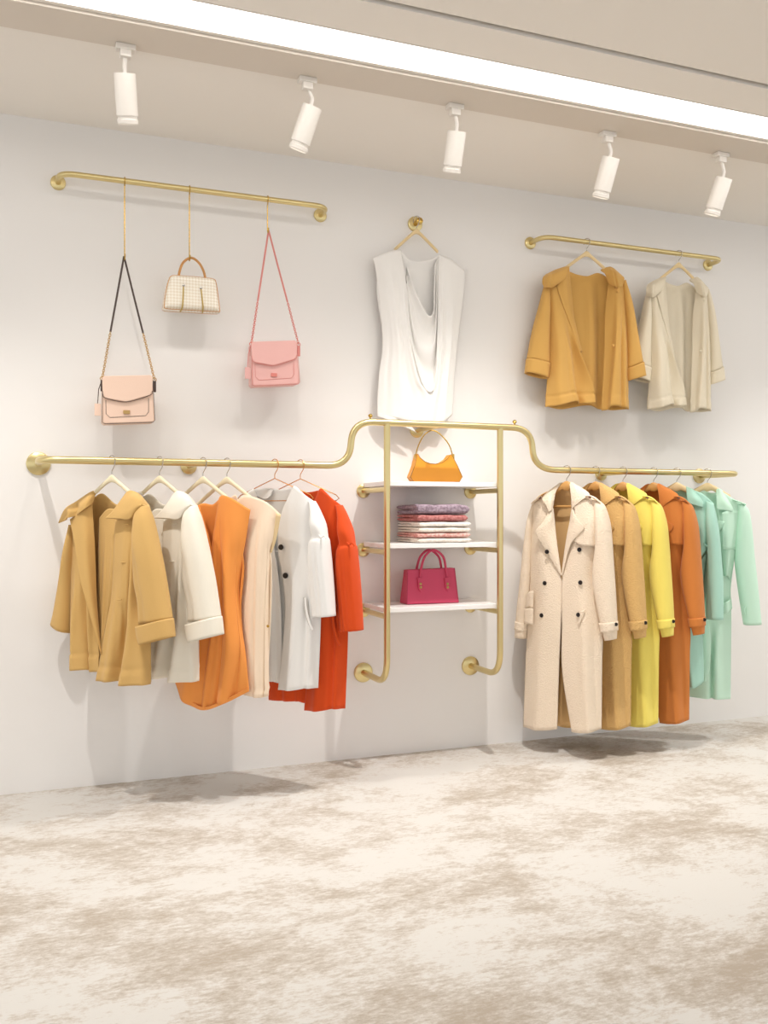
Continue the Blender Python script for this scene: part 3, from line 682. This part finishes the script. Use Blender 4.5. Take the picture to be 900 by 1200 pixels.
# balloon-sleeve coats
def balloon(m, inner):
    fr = Frame(322, 543, W, LP); fr.O.z = ZR; e = fr.thing('coat')
    P = lambda n, rows, **k: patch(n, fr, z3, rows, k.pop('mm', m), e, **k)
    P('back', [[(90, 95, 0), (150, 88, -.03), (220, 95, -.03), (278, 85, 0)], [(40, 300, 0), (150, 300, -.045), (280, 300, -.045), (400, 280, 0)], [(40, 700, 0), (150, 700, -.045), (280, 700, -.045), (400, 700, 0)], [(100, 990, 0), (170, 996, -.01), (280, 1010, -.03), (390, 1010, 0)]], wav=.004)
    P('neck_facing', [[(95, 100, -.012), (150, 92, -.02), (180, 96, -.02)], [(100, 125, -.005), (140, 140, -.012), (165, 130, -.015)]], nu=14, nv=10)
    P('front_panel', [[(90, 90, 0), (60, 110, .01), (40, 150, 0)][::-1], [(38, 300, 0), (110, 300, .02), (170, 300, .015)], [(40, 600, 0), (130, 600, .03), (215, 600, .01)], [(45, 990, 0), (120, 995, .02), (170, 995, .015), (225, 990, 0)]], wav=.004)
    P('lining', [[(165, 380, -.02), (200, 380, -.02), (240, 380, -.018)], [(165, 700, -.02), (200, 700, -.01), (240, 700, -.018)], [(170, 995, -.0), (205, 996, .005), (235, 990, 0)]], mm=inner, wav=.004, ws=4, waves=4)
    P('front_panel', [[(272, 88, .0), (285, 80, .01), (330, 120, .03), (385, 160, .0)], [(217, 222, .02), (270, 210, .04), (330, 210, .04), (400, 240, .0)], [(205, 370, .02), (270, 370, .05), (330, 370, .045), (400, 370, 0)],
                [(232, 540, .025), (290, 540, .05), (350, 540, .045), (400, 540, 0)], [(238, 700, .02), (290, 700, .05), (340, 700, .035), (404, 700, 0)], [(205, 1034, .025), (270, 1036, .05), (330, 1028, .045), (391, 1024, 0)]], nu=36, nv=60,
      folds=[(.35, .30, .10, .010, .2), (.6, .62, .08, -.008, .3), (.8, .8, .08, .008, .3)])
    for x, y in ((217, 365), (238, 498)): button(fr, *z3(x, y), .048, .0125, black, e)
    q = [fr.p(*z3(x, y), .052) for x, y in [(330, 600), (335, 660), (350, 720), (366, 752)]]
    MB().tube(spline(q, 16), .006, 8, flat=.0025).build('pocket_welt', m, e)
    q = [v_+Vector((-.006, .004, 0)) for v_ in q]; MB().tube(spline(q, 16), .004, 8, flat=.002).build('pocket_opening', mat('grey_pocket_shade', '8A857E', .9) if 'grey_pocket_shade' not in bpy.data.materials else bpy.data.materials['grey_pocket_shade'], e)  # solid strip behind the welt; its grey paints the shade inside the slit
    s = sleeve('sleeve', fr, z3, [(350, 150, 375, 150, .02, .015), (362, 200, 392, 190, .03, .03), (368, 260, 415, 260, .03), (372, 318, 428, 318, .03, .04), (362, 345, 433, 335, .03, .05), (358, 420, 442, 420, .03, .055), (365, 560, 455, 560), (374, 690, 464, 688, .03, .045)], m, e, d=.03, dh=.05, wr=.05, n=48, nv=60,
               folds=[(1.0, .12, -.10, .35), (1.5, .12, -.12, .35), (2.0, .12, -.10, .35)])
    ps = [fr.p(*z3(x, y), .066) for x, y in [(355, 328), (368, 314), (380, 322), (393, 308), (406, 320), (418, 312), (430, 326)]]
    MB().tube(spline(ps, 30), .0035, 6).build('gather_seam', m, s)
    sleeve('sleeve', fr, z3, [(40, 160, 60, 150, -.01, .015), (10, 300, 60, 300), (-15, 400, 60, 400), (-20, 560, 60, 560), (0, 680, 60, 690)], m, e, d=-.03, dh=.035)
    return e
ct = balloon(M['white'], M['shirt']); tag(ct, 'white collarless coat with two black buttons and gathered sleeves', 'coat', 'gathered-sleeve coats on the lower rail')
c2 = copy_tree(ct, None, {'white_crepe': M['red'], 'white_lining': M['red'], 'black_button': M['red'], 'grey_pocket_shade': M['red']}); c2.location = onrail(352); c2.scale = (1.03, 1, 1.10); tag(c2, 'bright orange-red coat with gathered sleeves, rightmost on the left half of the rail', 'coat')

# left hangers
LG = 'cream wooden hangers on the left of the lower rail'
for px, lab in ((131, 'cream wooden hanger holding the camel hooded jacket'), (187, 'cream wooden hanger holding the ivory hooded jacket'), (238, 'cream wooden hanger holding the orange dress'), (266, 'cream wooden hanger holding the cream dress')):
    hanger('wooden_hanger', onrail(px), LP, hang_cream, chrome, lab, LG, half=.19, fall=.135)
wire_hanger(onrail(322), LP, 'thin gold wire hanger inside the white buttoned coat', 'gold wire hangers')
wire_hanger(onrail(352), LP, 'thin gold wire hanger inside the orange-red coat', 'gold wire hangers')

# ------------------------------------------------------------------ trench coats
TP = 58
def trench():
    fr = Frame(664, 550, W, TP); fr.O.z = ZR; e = fr.thing('trench_coat'); m = M['t_cream']
    P = lambda n, rows, **k: patch(n, fr, z4, rows, k.pop('mm', m), k.pop('par', e), **k)
    P('back', [[(292, 125, 0), (320, 95, -.025), (370, 95, -.025), (398, 105, 0)], [(145, 225, 0), (270, 220, -.045), (410, 215, -.045), (592, 240, 0)], [(128, 520, 0), (260, 520, -.045), (420, 520, -.045), (600, 520, 0)], [(120, 800, 0), (260, 800, -.045), (420, 800, -.04), (580, 800, 0)],
               [(84, 1100, 0, z6), (160, 1100, -.04, z6), (290, 1100, -.04, z6), (390, 1100, 0, z6)]], mm=M['lining'])
    P('front_panel', [[(145, 224, 0), (185, 200, .02), (235, 160, .02), (290, 122, .0)], [(138, 300, 0), (180, 300, .035), (215, 300, .04), (262, 290, .04)], [(128, 520, 0), (180, 520, .04), (225, 530, .045), (268, 560, .042)],
                [(122, 780, 0), (200, 780, .05), (270, 780, .05), (333, 750, .042)], [(108, 1040, 0), (180, 1040, .045), (260, 1040, .055), (328, 1040, .045)],
                [(90, 850, 0, z6), (130, 850, .04, z6), (180, 850, .05, z6), (224, 850, .04, z6)], [(81, 1103, 0, z6), (120, 1114, .04, z6), (170, 1118, .05, z6), (216, 1112, .035, z6)]], nu=30, nv=80, folds=[(.5, .45, .15, .008, .5)])
    P('front_panel', [[(398, 100, 0), (440, 130, .02), (520, 180, .025), (592, 235, 0)], [(402, 300, .035), (460, 300, .05), (520, 300, .045), (605, 330, 0)], [(378, 520, .042), (440, 520, .055), (500, 520, .05), (590, 530, 0)],
                [(335, 750, .045), (410, 750, .055), (480, 750, .045), (562, 740, 0)], [(336, 1040, .05), (420, 1040, .055), (500, 1050, .05), (605, 1080, 0)],
                [(237, 880, .045, z6), (290, 870, .055, z6), (340, 870, .05, z6), (396, 850, 0, z6)], [(275, 1124, .04, z6), (310, 1129, .055, z6), (350, 1126, .055, z6), (393, 1110, 0, z6)]], nu=30, nv=80, folds=[(.55, .6, .12, .008, .4), (.75, .8, .07, -.008, .4)])
    P('lapel', [[(258, 268, .05), (268, 262, .05), (276, 262, .045)], [(205, 360, .065), (250, 350, .065), (285, 340, .04)], [(160, 425, .07), (230, 430, .068), (295, 440, .045)], [(235, 555, .06), (275, 560, .06), (312, 570, .048)], [(330, 712, .05), (331, 713, .05), (333, 714, .05)]], nu=20, nv=50, mm=m)
    P('lapel', [[(400, 262, .045), (404, 264, .05), (410, 266, .05)], [(388, 350, .045), (415, 345, .065), (445, 345, .07)], [(370, 440, .05), (410, 425, .07), (482, 396, .075)], [(350, 570, .052), (370, 545, .06), (392, 505, .065)], [(333, 712, .055), (334, 713, .055), (336, 714, .055)]], nu=20, nv=50)
    P('collar', [[(385, 90, -.005), (400, 88, .0), (425, 100, .01)], [(392, 140, .03), (440, 140, .045), (520, 166, .05)], [(398, 200, .045), (430, 200, .06), (476, 200, .065)], [(402, 268, .05), (406, 262, .055), (412, 250, .06)]], nu=20, nv=30)
    P('collar', [[(300, 104, .01), (320, 92, .0), (340, 88, -.01)], [(205, 188, .05), (250, 160, .045), (298, 140, .02)], [(228, 240, .065), (255, 215, .06), (282, 200, .035)], [(248, 286, .065), (262, 275, .06), (272, 262, .045)]], nu=20, nv=30)
    P('storm_flap', [[(420, 250, .055), (470, 205, .055), (540, 205, .035), (598, 245, .004)], [(425, 360, .062), (480, 350, .065), (540, 350, .055), (604, 355, .006)], [(415, 480, .060), (455, 508, .066), (520, 514, .06), (590, 518, .006)]], nu=24, nv=24, thick=.007)
    # back belt / pockets
    P('pocket_flap', [[(88, 935, .045), (115, 930, .055), (142, 932, .058)], [(85, 1025, .045), (110, 1038, .055), (140, 1040, .058)]], nu=10, nv=10, thick=.007)
    P('pocket_flap', [[(455, 950, .065), (475, 945, .066), (490, 938, .062)], [(442, 1045, .062), (455, 1030, .066), (475, 985, .062)]], nu=10, nv=10, thick=.007)
    P('waist_tab', [[(100, 840, .03), (120, 818, .045), (142, 815, .052)], [(92, 925, .03), (115, 925, .045), (140, 930, .052)]], nu=10, nv=10, thick=.006)
    s = sleeve('sleeve', fr, z4, [(545, 205, 580, 210, .02, .02), (560, 250, 618, 255, .02, .035), (568, 380, 648, 370), (568, 520, 662, 510), (550, 660, 672, 650), (550, 760, 680, 760), (575, 900, 688, 900), (602, 1020, 693, 1020), (630, 1145, 692, 1136, .015, .035)], m, e, d=.015, dh=.05, nv=60, wr=.02)
    sleeve('cuff_strap', fr, z4, [(596, 1025, 696, 1020), (608, 1090, 697, 1080)], m, s, d=.015, dh=.052, nv=6, thick=.006)
    button(fr, *z4(697, 1038), .030, .009, black, s)
    s = sleeve('sleeve', fr, z4, [(140, 235, 155, 235, -.01, .015), (118, 340, 150, 340), (98, 470, 138, 470), (75, 660, 132, 660), (60, 800, 124, 800), (42, 950, 115, 950), (30, 1120, 104, 1132)], m, e, d=-.015, dh=.042, nv=50, wr=.02)
    sleeve('cuff_strap', fr, z4, [(36, 1010, 110, 1030), (32, 1065, 106, 1085)], m, s, d=-.015, dh=.046, nv=6, thick=.006)
    for pts, bx in (([(496, 178, .055), (525, 178, .055), (560, 195, .05), (590, 222, .035)], (523, 184)), ([(192, 182, .035), (175, 195, .035), (155, 210, .025), (138, 226, .01)], (186, 190))):
        q = [fr.p(*z4(a, b), c) for a, b, c in pts]; ep = MB().tube(spline(q, 14), .013, 8, flat=.004).build('epaulette', m, e)
        button(fr, *z4(*bx), pts[0][2]+.006, .008, brownb, ep)
    for x, y, d in ((234, 552, .070), (219, 762, .056), (198, 978, .054), (451, 538, .062), (458, 758, .060), (444, 974, .066)):
        button(fr, *z4(x, y), d, .011, black, e)
    return e
tc_ = trench(); TG = 'trench coats on the right of the lower rail'
tag(tc_, 'cream double-breasted trench coat with dark buttons, front of the right-hand row', 'trench coat', TG)
trs = [tc_]
for px, mm, lab in ((698, 't_tan', 'tan textured trench coat right behind the cream one'), (730, 't_yellow', 'lemon yellow trench coat between the tan and rust ones'), (766, 't_orange', 'rust orange trench coat next to the green coats')):
    k = {'cream_boucle': M[mm]}
    if mm != 't_tan': k['tan_lining'] = M[mm]
    c = copy_tree(tc_, None, k); c.location = onrail(px); tag(c, lab, 'trench coat'); trs.append(c)
    if mm != 't_tan':
        pass
WG = 'warm wooden hangers on the right of the lower rail'
for px, lab in ((664, 'brown wooden hanger holding the cream trench coat'), (698, 'brown wooden hanger holding the tan trench coat'), (730, 'brown wooden hanger holding the yellow trench coat'), (766, 'brown wooden hanger holding the rust orange trench coat')):
    hanger('wooden_hanger', onrail(px), TP, hang_wood, chrome, lab, WG, half=.145, drop=.052, fall=.098, thick=.008, hgt=.018, wide=True, bar=True)
# green coats
MP = 50
def green1():
    fr = Frame(793, 552, W, MP); fr.O.z = ZR; e = fr.thing('coat'); m = M['mint_dark']
    P = lambda n, rows, **k: patch(n, fr, z5, rows, k.pop('mm', m), e, **k)
    P('back', [[(60, 140, 0), (90, 128, -.02), (120, 135, -.02), (142, 130, 0)], [(20, 300, 0), (110, 300, -.045), (200, 300, -.045), (270, 300, 0)], [(40, 700, 0), (110, 700, -.04), (180, 700, -.04), (230, 700, 0)], [(60, 1080, 0), (120, 1090, -.03), (170, 1095, -.03), (215, 1085, 0)]])
    P('front_panel', [[(142, 135, 0), (170, 140, .02), (220, 160, .025), (268, 200, 0)], [(170, 300, .03), (200, 300, .045), (230, 300, .045), (262, 320, 0)], [(185, 500, .03), (205, 480, .045), (225, 450, .04), (245, 430, 0)]], nv=30)
    P('front_panel', [[(80, 480, 0), (130, 480, .03), (185, 500, .04), (240, 450, .01)], [(75, 700, 0), (120, 700, .035), (170, 700, .04), (210, 720, 0)], [(75, 900, 0), (120, 900, .035), (165, 900, .05), (222, 900, 0)], [(80, 1090, 0), (150, 1094, .03), (185, 1100, .045), (226, 1070, 0)]], nv=44, folds=[(.5, .55, .1, .012, .2)])
    P('collar', [[(142, 125, 0), (160, 132, .02), (180, 142, .03)], [(145, 170, .04), (180, 180, .055), (222, 200, .05)], [(148, 208, .055), (185, 216, .06), (222, 226, .055)]], nu=16, nv=16)
    P('lapel', [[(148, 235, .045), (165, 250, .055), (190, 272, .06)], [(158, 290, .045), (168, 292, .055), (180, 292, .06)], [(165, 316, .045), (166, 317, .05), (168, 316, .05)]], nu=12, nv=14)
    sleeve('sleeve', fr, z5, [(240, 195, 272, 205, .02, .02), (238, 300, 292, 300), (245, 420, 306, 420), (240, 600, 318, 600), (240, 766, 320, 770)], m, e, d=.02, dh=.045, nv=40, wr=.04, folds=[(2.1, .4, -.2, .2)])
    P('belt', [[(222, 395, .05), (232, 405, .05), (244, 412, .04)], [(228, 405, .05), (236, 412, .05), (246, 420, .04)]], nu=8, nv=6)
    return e
g1 = green1(); tag(g1, 'sea green coat with pointed lapels between the rust trench and the mint coat', 'coat')
def green2():
    fr = Frame(829, 553, W, 30); fr.O.z = ZR; e = fr.thing('coat'); m = M['mint']
    P = lambda n, rows, **k: patch(n, fr, z5, rows, k.pop('mm', m), e, **k)
    P('back', [[(210, 150, 0), (235, 145, -.02), (260, 155, -.02), (288, 155, 0)], [(190, 300, 0), (250, 300, -.045), (310, 300, -.045), (385, 300, 0)], [(190, 700, 0), (240, 700, -.04), (300, 700, -.04), (350, 700, 0)], [(150, 1140, 0), (220, 1145, -.03), (290, 1150, -.03), (355, 1150, 0)]])
    P('front_panel', [[(286, 160, 0), (320, 155, .02), (370, 185, .02), (412, 210, 0)], [(300, 300, .035), (330, 300, .045), (360, 300, .04), (392, 320, 0)], [(315, 430, .035), (335, 430, .045), (355, 430, .04), (380, 430, 0)], [(325, 560, .02), (335, 560, .035), (345, 560, .03), (352, 580, 0)]], nv=40)
    P('front_panel', [[(190, 480, .0), (230, 480, .035), (280, 480, .04), (352, 560, .0)], [(188, 720, .0), (230, 720, .04), (290, 720, .045), (358, 720, .0)], [(170, 950, 0), (240, 950, .045), (265, 950, .015), (290, 950, .05), (357, 950, 0)], [(150, 1143, .0), (240, 1155, .045), (265, 1150, .015), (290, 1158, .05), (355, 1155, 0)]], nu=40, nv=50)
    P('front_panel', [[(200, 735, .05), (222, 735, .055), (243, 742, .058)], [(215, 850, .055), (235, 850, .062), (258, 850, .06)], [(222, 1000, .055), (238, 1000, .06), (256, 1000, .06)], [(228, 1072, .055), (232, 1074, .06), (240, 1066, .06)]], nu=12, nv=26)
    P('collar', [[(288, 138, 0), (300, 135, .015), (315, 142, .02)], [(288, 190, .04), (325, 195, .055), (365, 228, .05)], [(290, 236, .055), (328, 240, .06), (367, 246, .055)]], nu=16, nv=16)
    P('lapel', [[(296, 292, .045), (312, 292, .055), (328, 296, .06)], [(300, 318, .045), (312, 318, .055), (320, 312, .06)], [(304, 335, .045), (305, 336, .05), (307, 335, .05)]], nu=12, nv=12)
    P('belt', [[(322, 690, .045), (340, 682, .048), (358, 668, .02)], [(325, 745, .045), (342, 737, .048), (362, 716, .02)]], nu=12, nv=8, thick=.006)
    P('storm_flap', [[(315, 250, .055), (350, 240, .055), (395, 240, .01)], [(316, 340, .055), (350, 340, .055), (390, 340, .01)], [(316, 428, .053), (345, 430, .052), (378, 432, .01)]], nu=14, nv=14, thick=.006)
    s = sleeve('sleeve', fr, z5, [(385, 208, 420, 212, .0, .02), (392, 240, 442, 240, .0, .035), (385, 330, 456, 320), (378, 470, 470, 460), (392, 600, 486, 600), (422, 794, 504, 792)], m, e, d=.0, dh=.045, nv=40, wr=.02)
    q = [fr.p(*z5(x, y), .050) for x, y in [(432, 705), (424, 722), (428, 745)]]; MB().tube(spline(q, 10), .004, 6, flat=.002).build('cuff_tab', m, s)
    q = [fr.p(*z5(x, y), .03) for x, y in [(366, 188), (395, 198), (430, 212)]]; MB().tube(spline(q, 10), .012, 8, flat=.004).build('epaulette', m, e)
    return e
g2 = green2(); tag(g2, 'pale mint belted coat at the right end of the lower rail', 'coat')
hanger('wooden_hanger', onrail(793), MP, hang_pale, chrome, 'pale wooden hanger holding the sea green coat', 'wide pale hangers at the right end of the rail', half=.14, drop=.05, fall=.09, thick=.008, hgt=.018, wide=True)
hanger('wooden_hanger', onrail(829), 30, hang_pale, chrome, 'pale wooden hanger holding the mint coat at the rail end', 'wide pale hangers at the right end of the rail', half=.12, drop=.05, fall=.07, thick=.008, hgt=.018, wide=True)

# ------------------------------------------------------------------ upper right jackets
def upper_jacket():
    fr = Frame(687.5, 288, -.13, 8); fr.O.z = UZ2; e = fr.thing('hooded_jacket'); m = M['ochre']
    P = lambda n, rows, **k: patch(n, fr, zu, rows, m, e, **k)
    P('back', [[(340, 155, -.01), (400, 178, -.02), (470, 188, -.025), (540, 168, -.02), (604, 200, -.01)], [(215, 300, 0), (340, 300, -.04), (470, 300, -.045), (600, 300, -.04), (720, 320, 0)],
               [(215, 700, 0), (340, 700, -.04), (470, 700, -.045), (600, 700, -.04), (735, 700, 0)], [(193, 1045, 0), (300, 1066, -.03), (460, 1042, -.04), (600, 1072, -.03), (738, 1065, 0)]], nu=40, folds=[(.55, .55, .05, .012, 0), (.66, .68, .05, -.012, 0), (.75, .76, .04, .010, .1)], band=(.92, -.002))
    P('front_panel', [[(205, 245, 0), (232, 245, .015), (250, 250, .02), (266, 252, .02)], [(215, 480, 0), (265, 470, .035), (310, 465, .035), (345, 480, .015)], [(213, 700, 0), (270, 690, .04), (345, 680, .055), (368, 690, -.01), (425, 695, .015)],
                [(202, 900, 0), (270, 900, .045), (370, 880, .06), (392, 885, -.012), (505, 895, .02)], [(190, 1052, 0), (290, 1040, .045), (400, 1012, .06), (410, 1030, -.012), (460, 1028, .022), (522, 1025, .02)]], nu=50, nv=60, folds=[(.3, .22, .08, .010, .2), (.50, .42, .07, -.010, .25)], band=(.90, .003))
    P('lapel', [[(266, 252, .024), (310, 200, .03), (347, 135, .0)], [(303, 370, .03), (340, 340, .022), (365, 320, .0)], [(345, 480, .022), (370, 480, .012), (384, 480, -.005)], [(425, 695, .008), (430, 690, -.01), (434, 690, -.02)]], nu=20, nv=40)
    P('front_panel', [[(610, 225, .0), (640, 245, .025), (675, 250, .03), (712, 235, 0)], [(586, 420, -.01), (640, 420, .02), (668, 420, .04), (695, 420, .03), (726, 420, 0)], [(578, 700, -.01), (630, 700, .015), (656, 690, .05), (690, 700, .04), (736, 700, 0)],
                [(560, 1076, -.005), (600, 1070, .01), (626, 1045, .05), (690, 1050, .04), (738, 1068, 0)]], nu=40, nv=56, folds=[(.72, .74, .05, -.010, .2), (.85, .85, .06, .008, .2)], band=(.92, .003))
    P('hood', [[(196, 182, 0), (262, 150, .0), (348, 122, -.01)], [(178, 200, .025), (250, 180, .045), (350, 136, .01)], [(172, 228, .035), (240, 232, .055), (335, 165, .03)], [(185, 262, .02), (235, 263, .045), (322, 205, .03)]], nu=26, nv=20, thick=.009, folds=[(.2, .2, .08, .012, 0)])
    P('hood', [[(556, 150, -.01), (600, 134, 0), (635, 138, .0), (706, 200, 0)], [(590, 180, .02), (622, 172, .045), (650, 175, .045), (708, 212, .02)], [(608, 232, .02), (650, 262, .045), (675, 262, .045), (697, 255, .02)]], nu=26, nv=20, thick=.009, folds=[(.3, .35, .06, .012, 0), (.5, .5, .06, -.010, 0)])
    s = sleeve('sleeve', fr, zu, [(190, 235, 215, 240, 0, .015), (150, 400, 216, 400), (108, 560, 215, 570), (74, 735, 215, 768)], m, e, d=-.0, dh=.036, wr=.05)
    sleeve('cuff', fr, zu, [(70, 735, 217, 768), (62, 825, 203, 864)], m, s, d=-.0, dh=.041, nv=8, thick=.006)
    s = sleeve('sleeve', fr, zu, [(695, 225, 716, 215, .0, .015), (712, 400, 755, 370), (728, 580, 792, 560), (735, 795, 830, 756)], m, e, d=0, dh=.036, wr=.05)
    sleeve('cuff', fr, zu, [(732, 797, 832, 756), (736, 880, 846, 848)], m, s, d=0, dh=.041, nv=8, thick=.006)
    for x, y in ((670, 288), (640, 645)):
        button(fr, *zu(x, y), .045, .007, m, e)
    return fr, e
fr, uj = upper_jacket(); tag(uj, 'ochre open hooded jacket on the upper right rail', 'jacket', 'hooded jackets on the upper right rail')
u2 = copy_tree(uj, None, {'ochre_wool': M['ecru']}); v = at(795.5, 301, -.13); v.z = UZ2; u2.location = v; u2.rotation_euler = (0, 0, math.radians(-6)); u2.scale = (.84, .95, .985)
tag(u2, 'ecru open hooded jacket on the upper right rail, right of the ochre one', 'jacket')
UG = 'pale wooden hangers on the upper right rail'
hz = fr.O.copy(); hanger('wooden_hanger', hz, 8, hang_pale, chrome, 'pale wooden hanger inside the ochre jacket', UG, half=.16, drop=.052, fall=.12, rr=.0115)
hanger('wooden_hanger', v, 6, hang_pale, chrome, 'pale wooden hanger inside the ecru jacket', UG, half=.15, drop=.052, fall=.12, rr=.0115)

# ------------------------------------------------------------------ white draped top on the peg
fr = Frame(488, 263, -.055, 0); fr.O.z = pg.z
e = fr.thing('draped_top'); tag(e, 'white sleeveless cowl-neck top hanging from the gold peg above the shelves', 'top'); m = M['silk']
P = lambda n, rows, **k: patch(n, fr, z8, rows, m, e, **k)
P('back', [[(205, 200, -.0), (250, 248, -.012), (310, 258, -.015), (380, 242, -.012), (415, 225, 0)], [(80, 360, 0), (200, 360, -.03), (320, 360, -.032), (440, 360, -.03), (535, 400, 0)], [(108, 680, 0), (220, 680, -.03), (320, 680, -.032), (420, 680, -.03), (512, 680, 0)],
           [(82, 1085, 0), (150, 1120, -.03), (290, 1172, -.032), (400, 1150, -.03), (480, 1095, 0)]], nu=36, wav=.003)
P('front', [[(56, 243, 0), (120, 215, .014), (170, 200, .014), (206, 197, .0)], [(78, 360, 0), (130, 360, .026), (190, 360, .026), (232, 360, .022)], [(108, 680, 0), (170, 680, .03), (220, 680, .034), (266, 700, .03)],
            [(90, 860, 0), (160, 860, .032), (250, 880, .036), (318, 910, .036)], [(80, 990, 0), (160, 1000, .032), (270, 1000, .036), (385, 985, .034)], [(78, 1080, 0), (160, 1105, .032), (260, 1130, .036), (375, 1150, .034)]], nu=36, nv=56,
  folds=[(.5, .45, .07, .006, 0), (.72, .62, .06, -.006, .1), (.88, .86, .05, .008, .1), (.25, .2, .06, -.005, .2)])
P('front', [[(413, 222, .0), (440, 232, .012), (480, 250, .014), (550, 308, 0)], [(412, 420, .028), (440, 420, .03), (480, 420, .026), (545, 430, 0)], [(410, 690, .034), (440, 690, .03), (475, 690, .026), (512, 690, 0)],
            [(388, 920, .036), (420, 920, .034), (455, 900, .028), (492, 900, 0)], [(366, 1010, .04), (410, 1010, .036), (450, 1000, .028), (487, 1000, 0)], [(345, 1130, .04), (390, 1135, .038), (440, 1125, .03), (482, 1092, 0)]], nu=36, nv=56, folds=[(.15, .15, .06, .007, 0), (.4, .35, .07, -.006, .1), (.65, .6, .07, .006, .1)])
P('cowl', [[(238, 290, .004), (270, 390, .010), (320, 500, .018), (358, 556, .024), (384, 530, .018), (388, 400, .010), (392, 285, .004)],
           [(236, 330, -.006), (265, 470, -.006), (305, 590, -.006), (352, 640, -.004), (386, 600, -.004), (394, 440, -.004), (398, 262, .0)],
           [(237, 360, .012), (262, 560, .018), (300, 700, .024), (352, 745, .026), (388, 700, .024), (400, 520, .016), (404, 250, .008)],
           [(237, 375, .006), (262, 630, .004), (305, 800, .006), (354, 858, .008), (390, 820, .006), (405, 590, .006), (409, 240, .008)],
           [(236, 385, .024), (262, 680, .034), (315, 890, .042), (362, 962, .046), (395, 900, .044), (408, 650, .040), (412, 235, .018)]], nu=48, nv=70)
MB().tube(spline([fr.p(*z8(x, y), d) for x, y, d in [(238, 290, .005), (270, 390, .010), (320, 500, .014), (358, 556, .018), (384, 530, .014), (388, 400, .010), (392, 285, .005)]], 50), .0035, 8).build('neck_edge', m, e)
MB().tube(spline([fr.p(*z8(x, y), d) for x, y, d in [(245, 560, .03), (262, 690, .036), (315, 895, .044), (362, 964, .048), (395, 900, .046), (408, 650, .042)]], 50), .004, 8).build('cowl_edge', m, e)
P('hem_roll', [[(78, 1075, .004), (160, 1103, .034), (240, 1128, .036)], [(80, 1098, .004), (160, 1126, .036), (290, 1185, .03)]], nu=20, nv=8, thick=.007)
hanger('wooden_hanger', fr.O+Vector((0, 0, .004)), 12, hang_pale, chrome, 'pale wooden hanger on the gold peg inside the white top', None, half=.112, drop=.045, fall=.105, rr=.0125)

# ------------------------------------------------------------------ light
# the brighter light-emitting modules of the linear ceiling light
for X, en in ((-.3, 120), (1.95, 150), (4.4, 130)):
    ld = bpy.data.lights.new('led_module', 'SPOT'); ld.energy = en; ld.spot_size = math.radians(108); ld.spot_blend = 1; ld.shadow_soft_size = .02; ld.color = (1, .97, .93)
    lo = bpy.data.objects.new('led_module', ld); C.objects.link(lo); lo.location = (X, -1.08, CZ-.01); lo.rotation_euler = (0, 0, 0)
w = bpy.data.worlds.new('world'); bpy.context.scene.world = w; w.use_nodes = True
w.node_tree.nodes['Background'].inputs[0].default_value = (.965, .985, 1, 1); w.node_tree.nodes['Background'].inputs[1].default_value = 1.2
vs_ = bpy.context.scene.view_settings; vs_.view_transform = 'Standard'; vs_.look = 'None'; vs_.gamma = 1; vs_.exposure = 0; vs_.use_curve_mapping = False
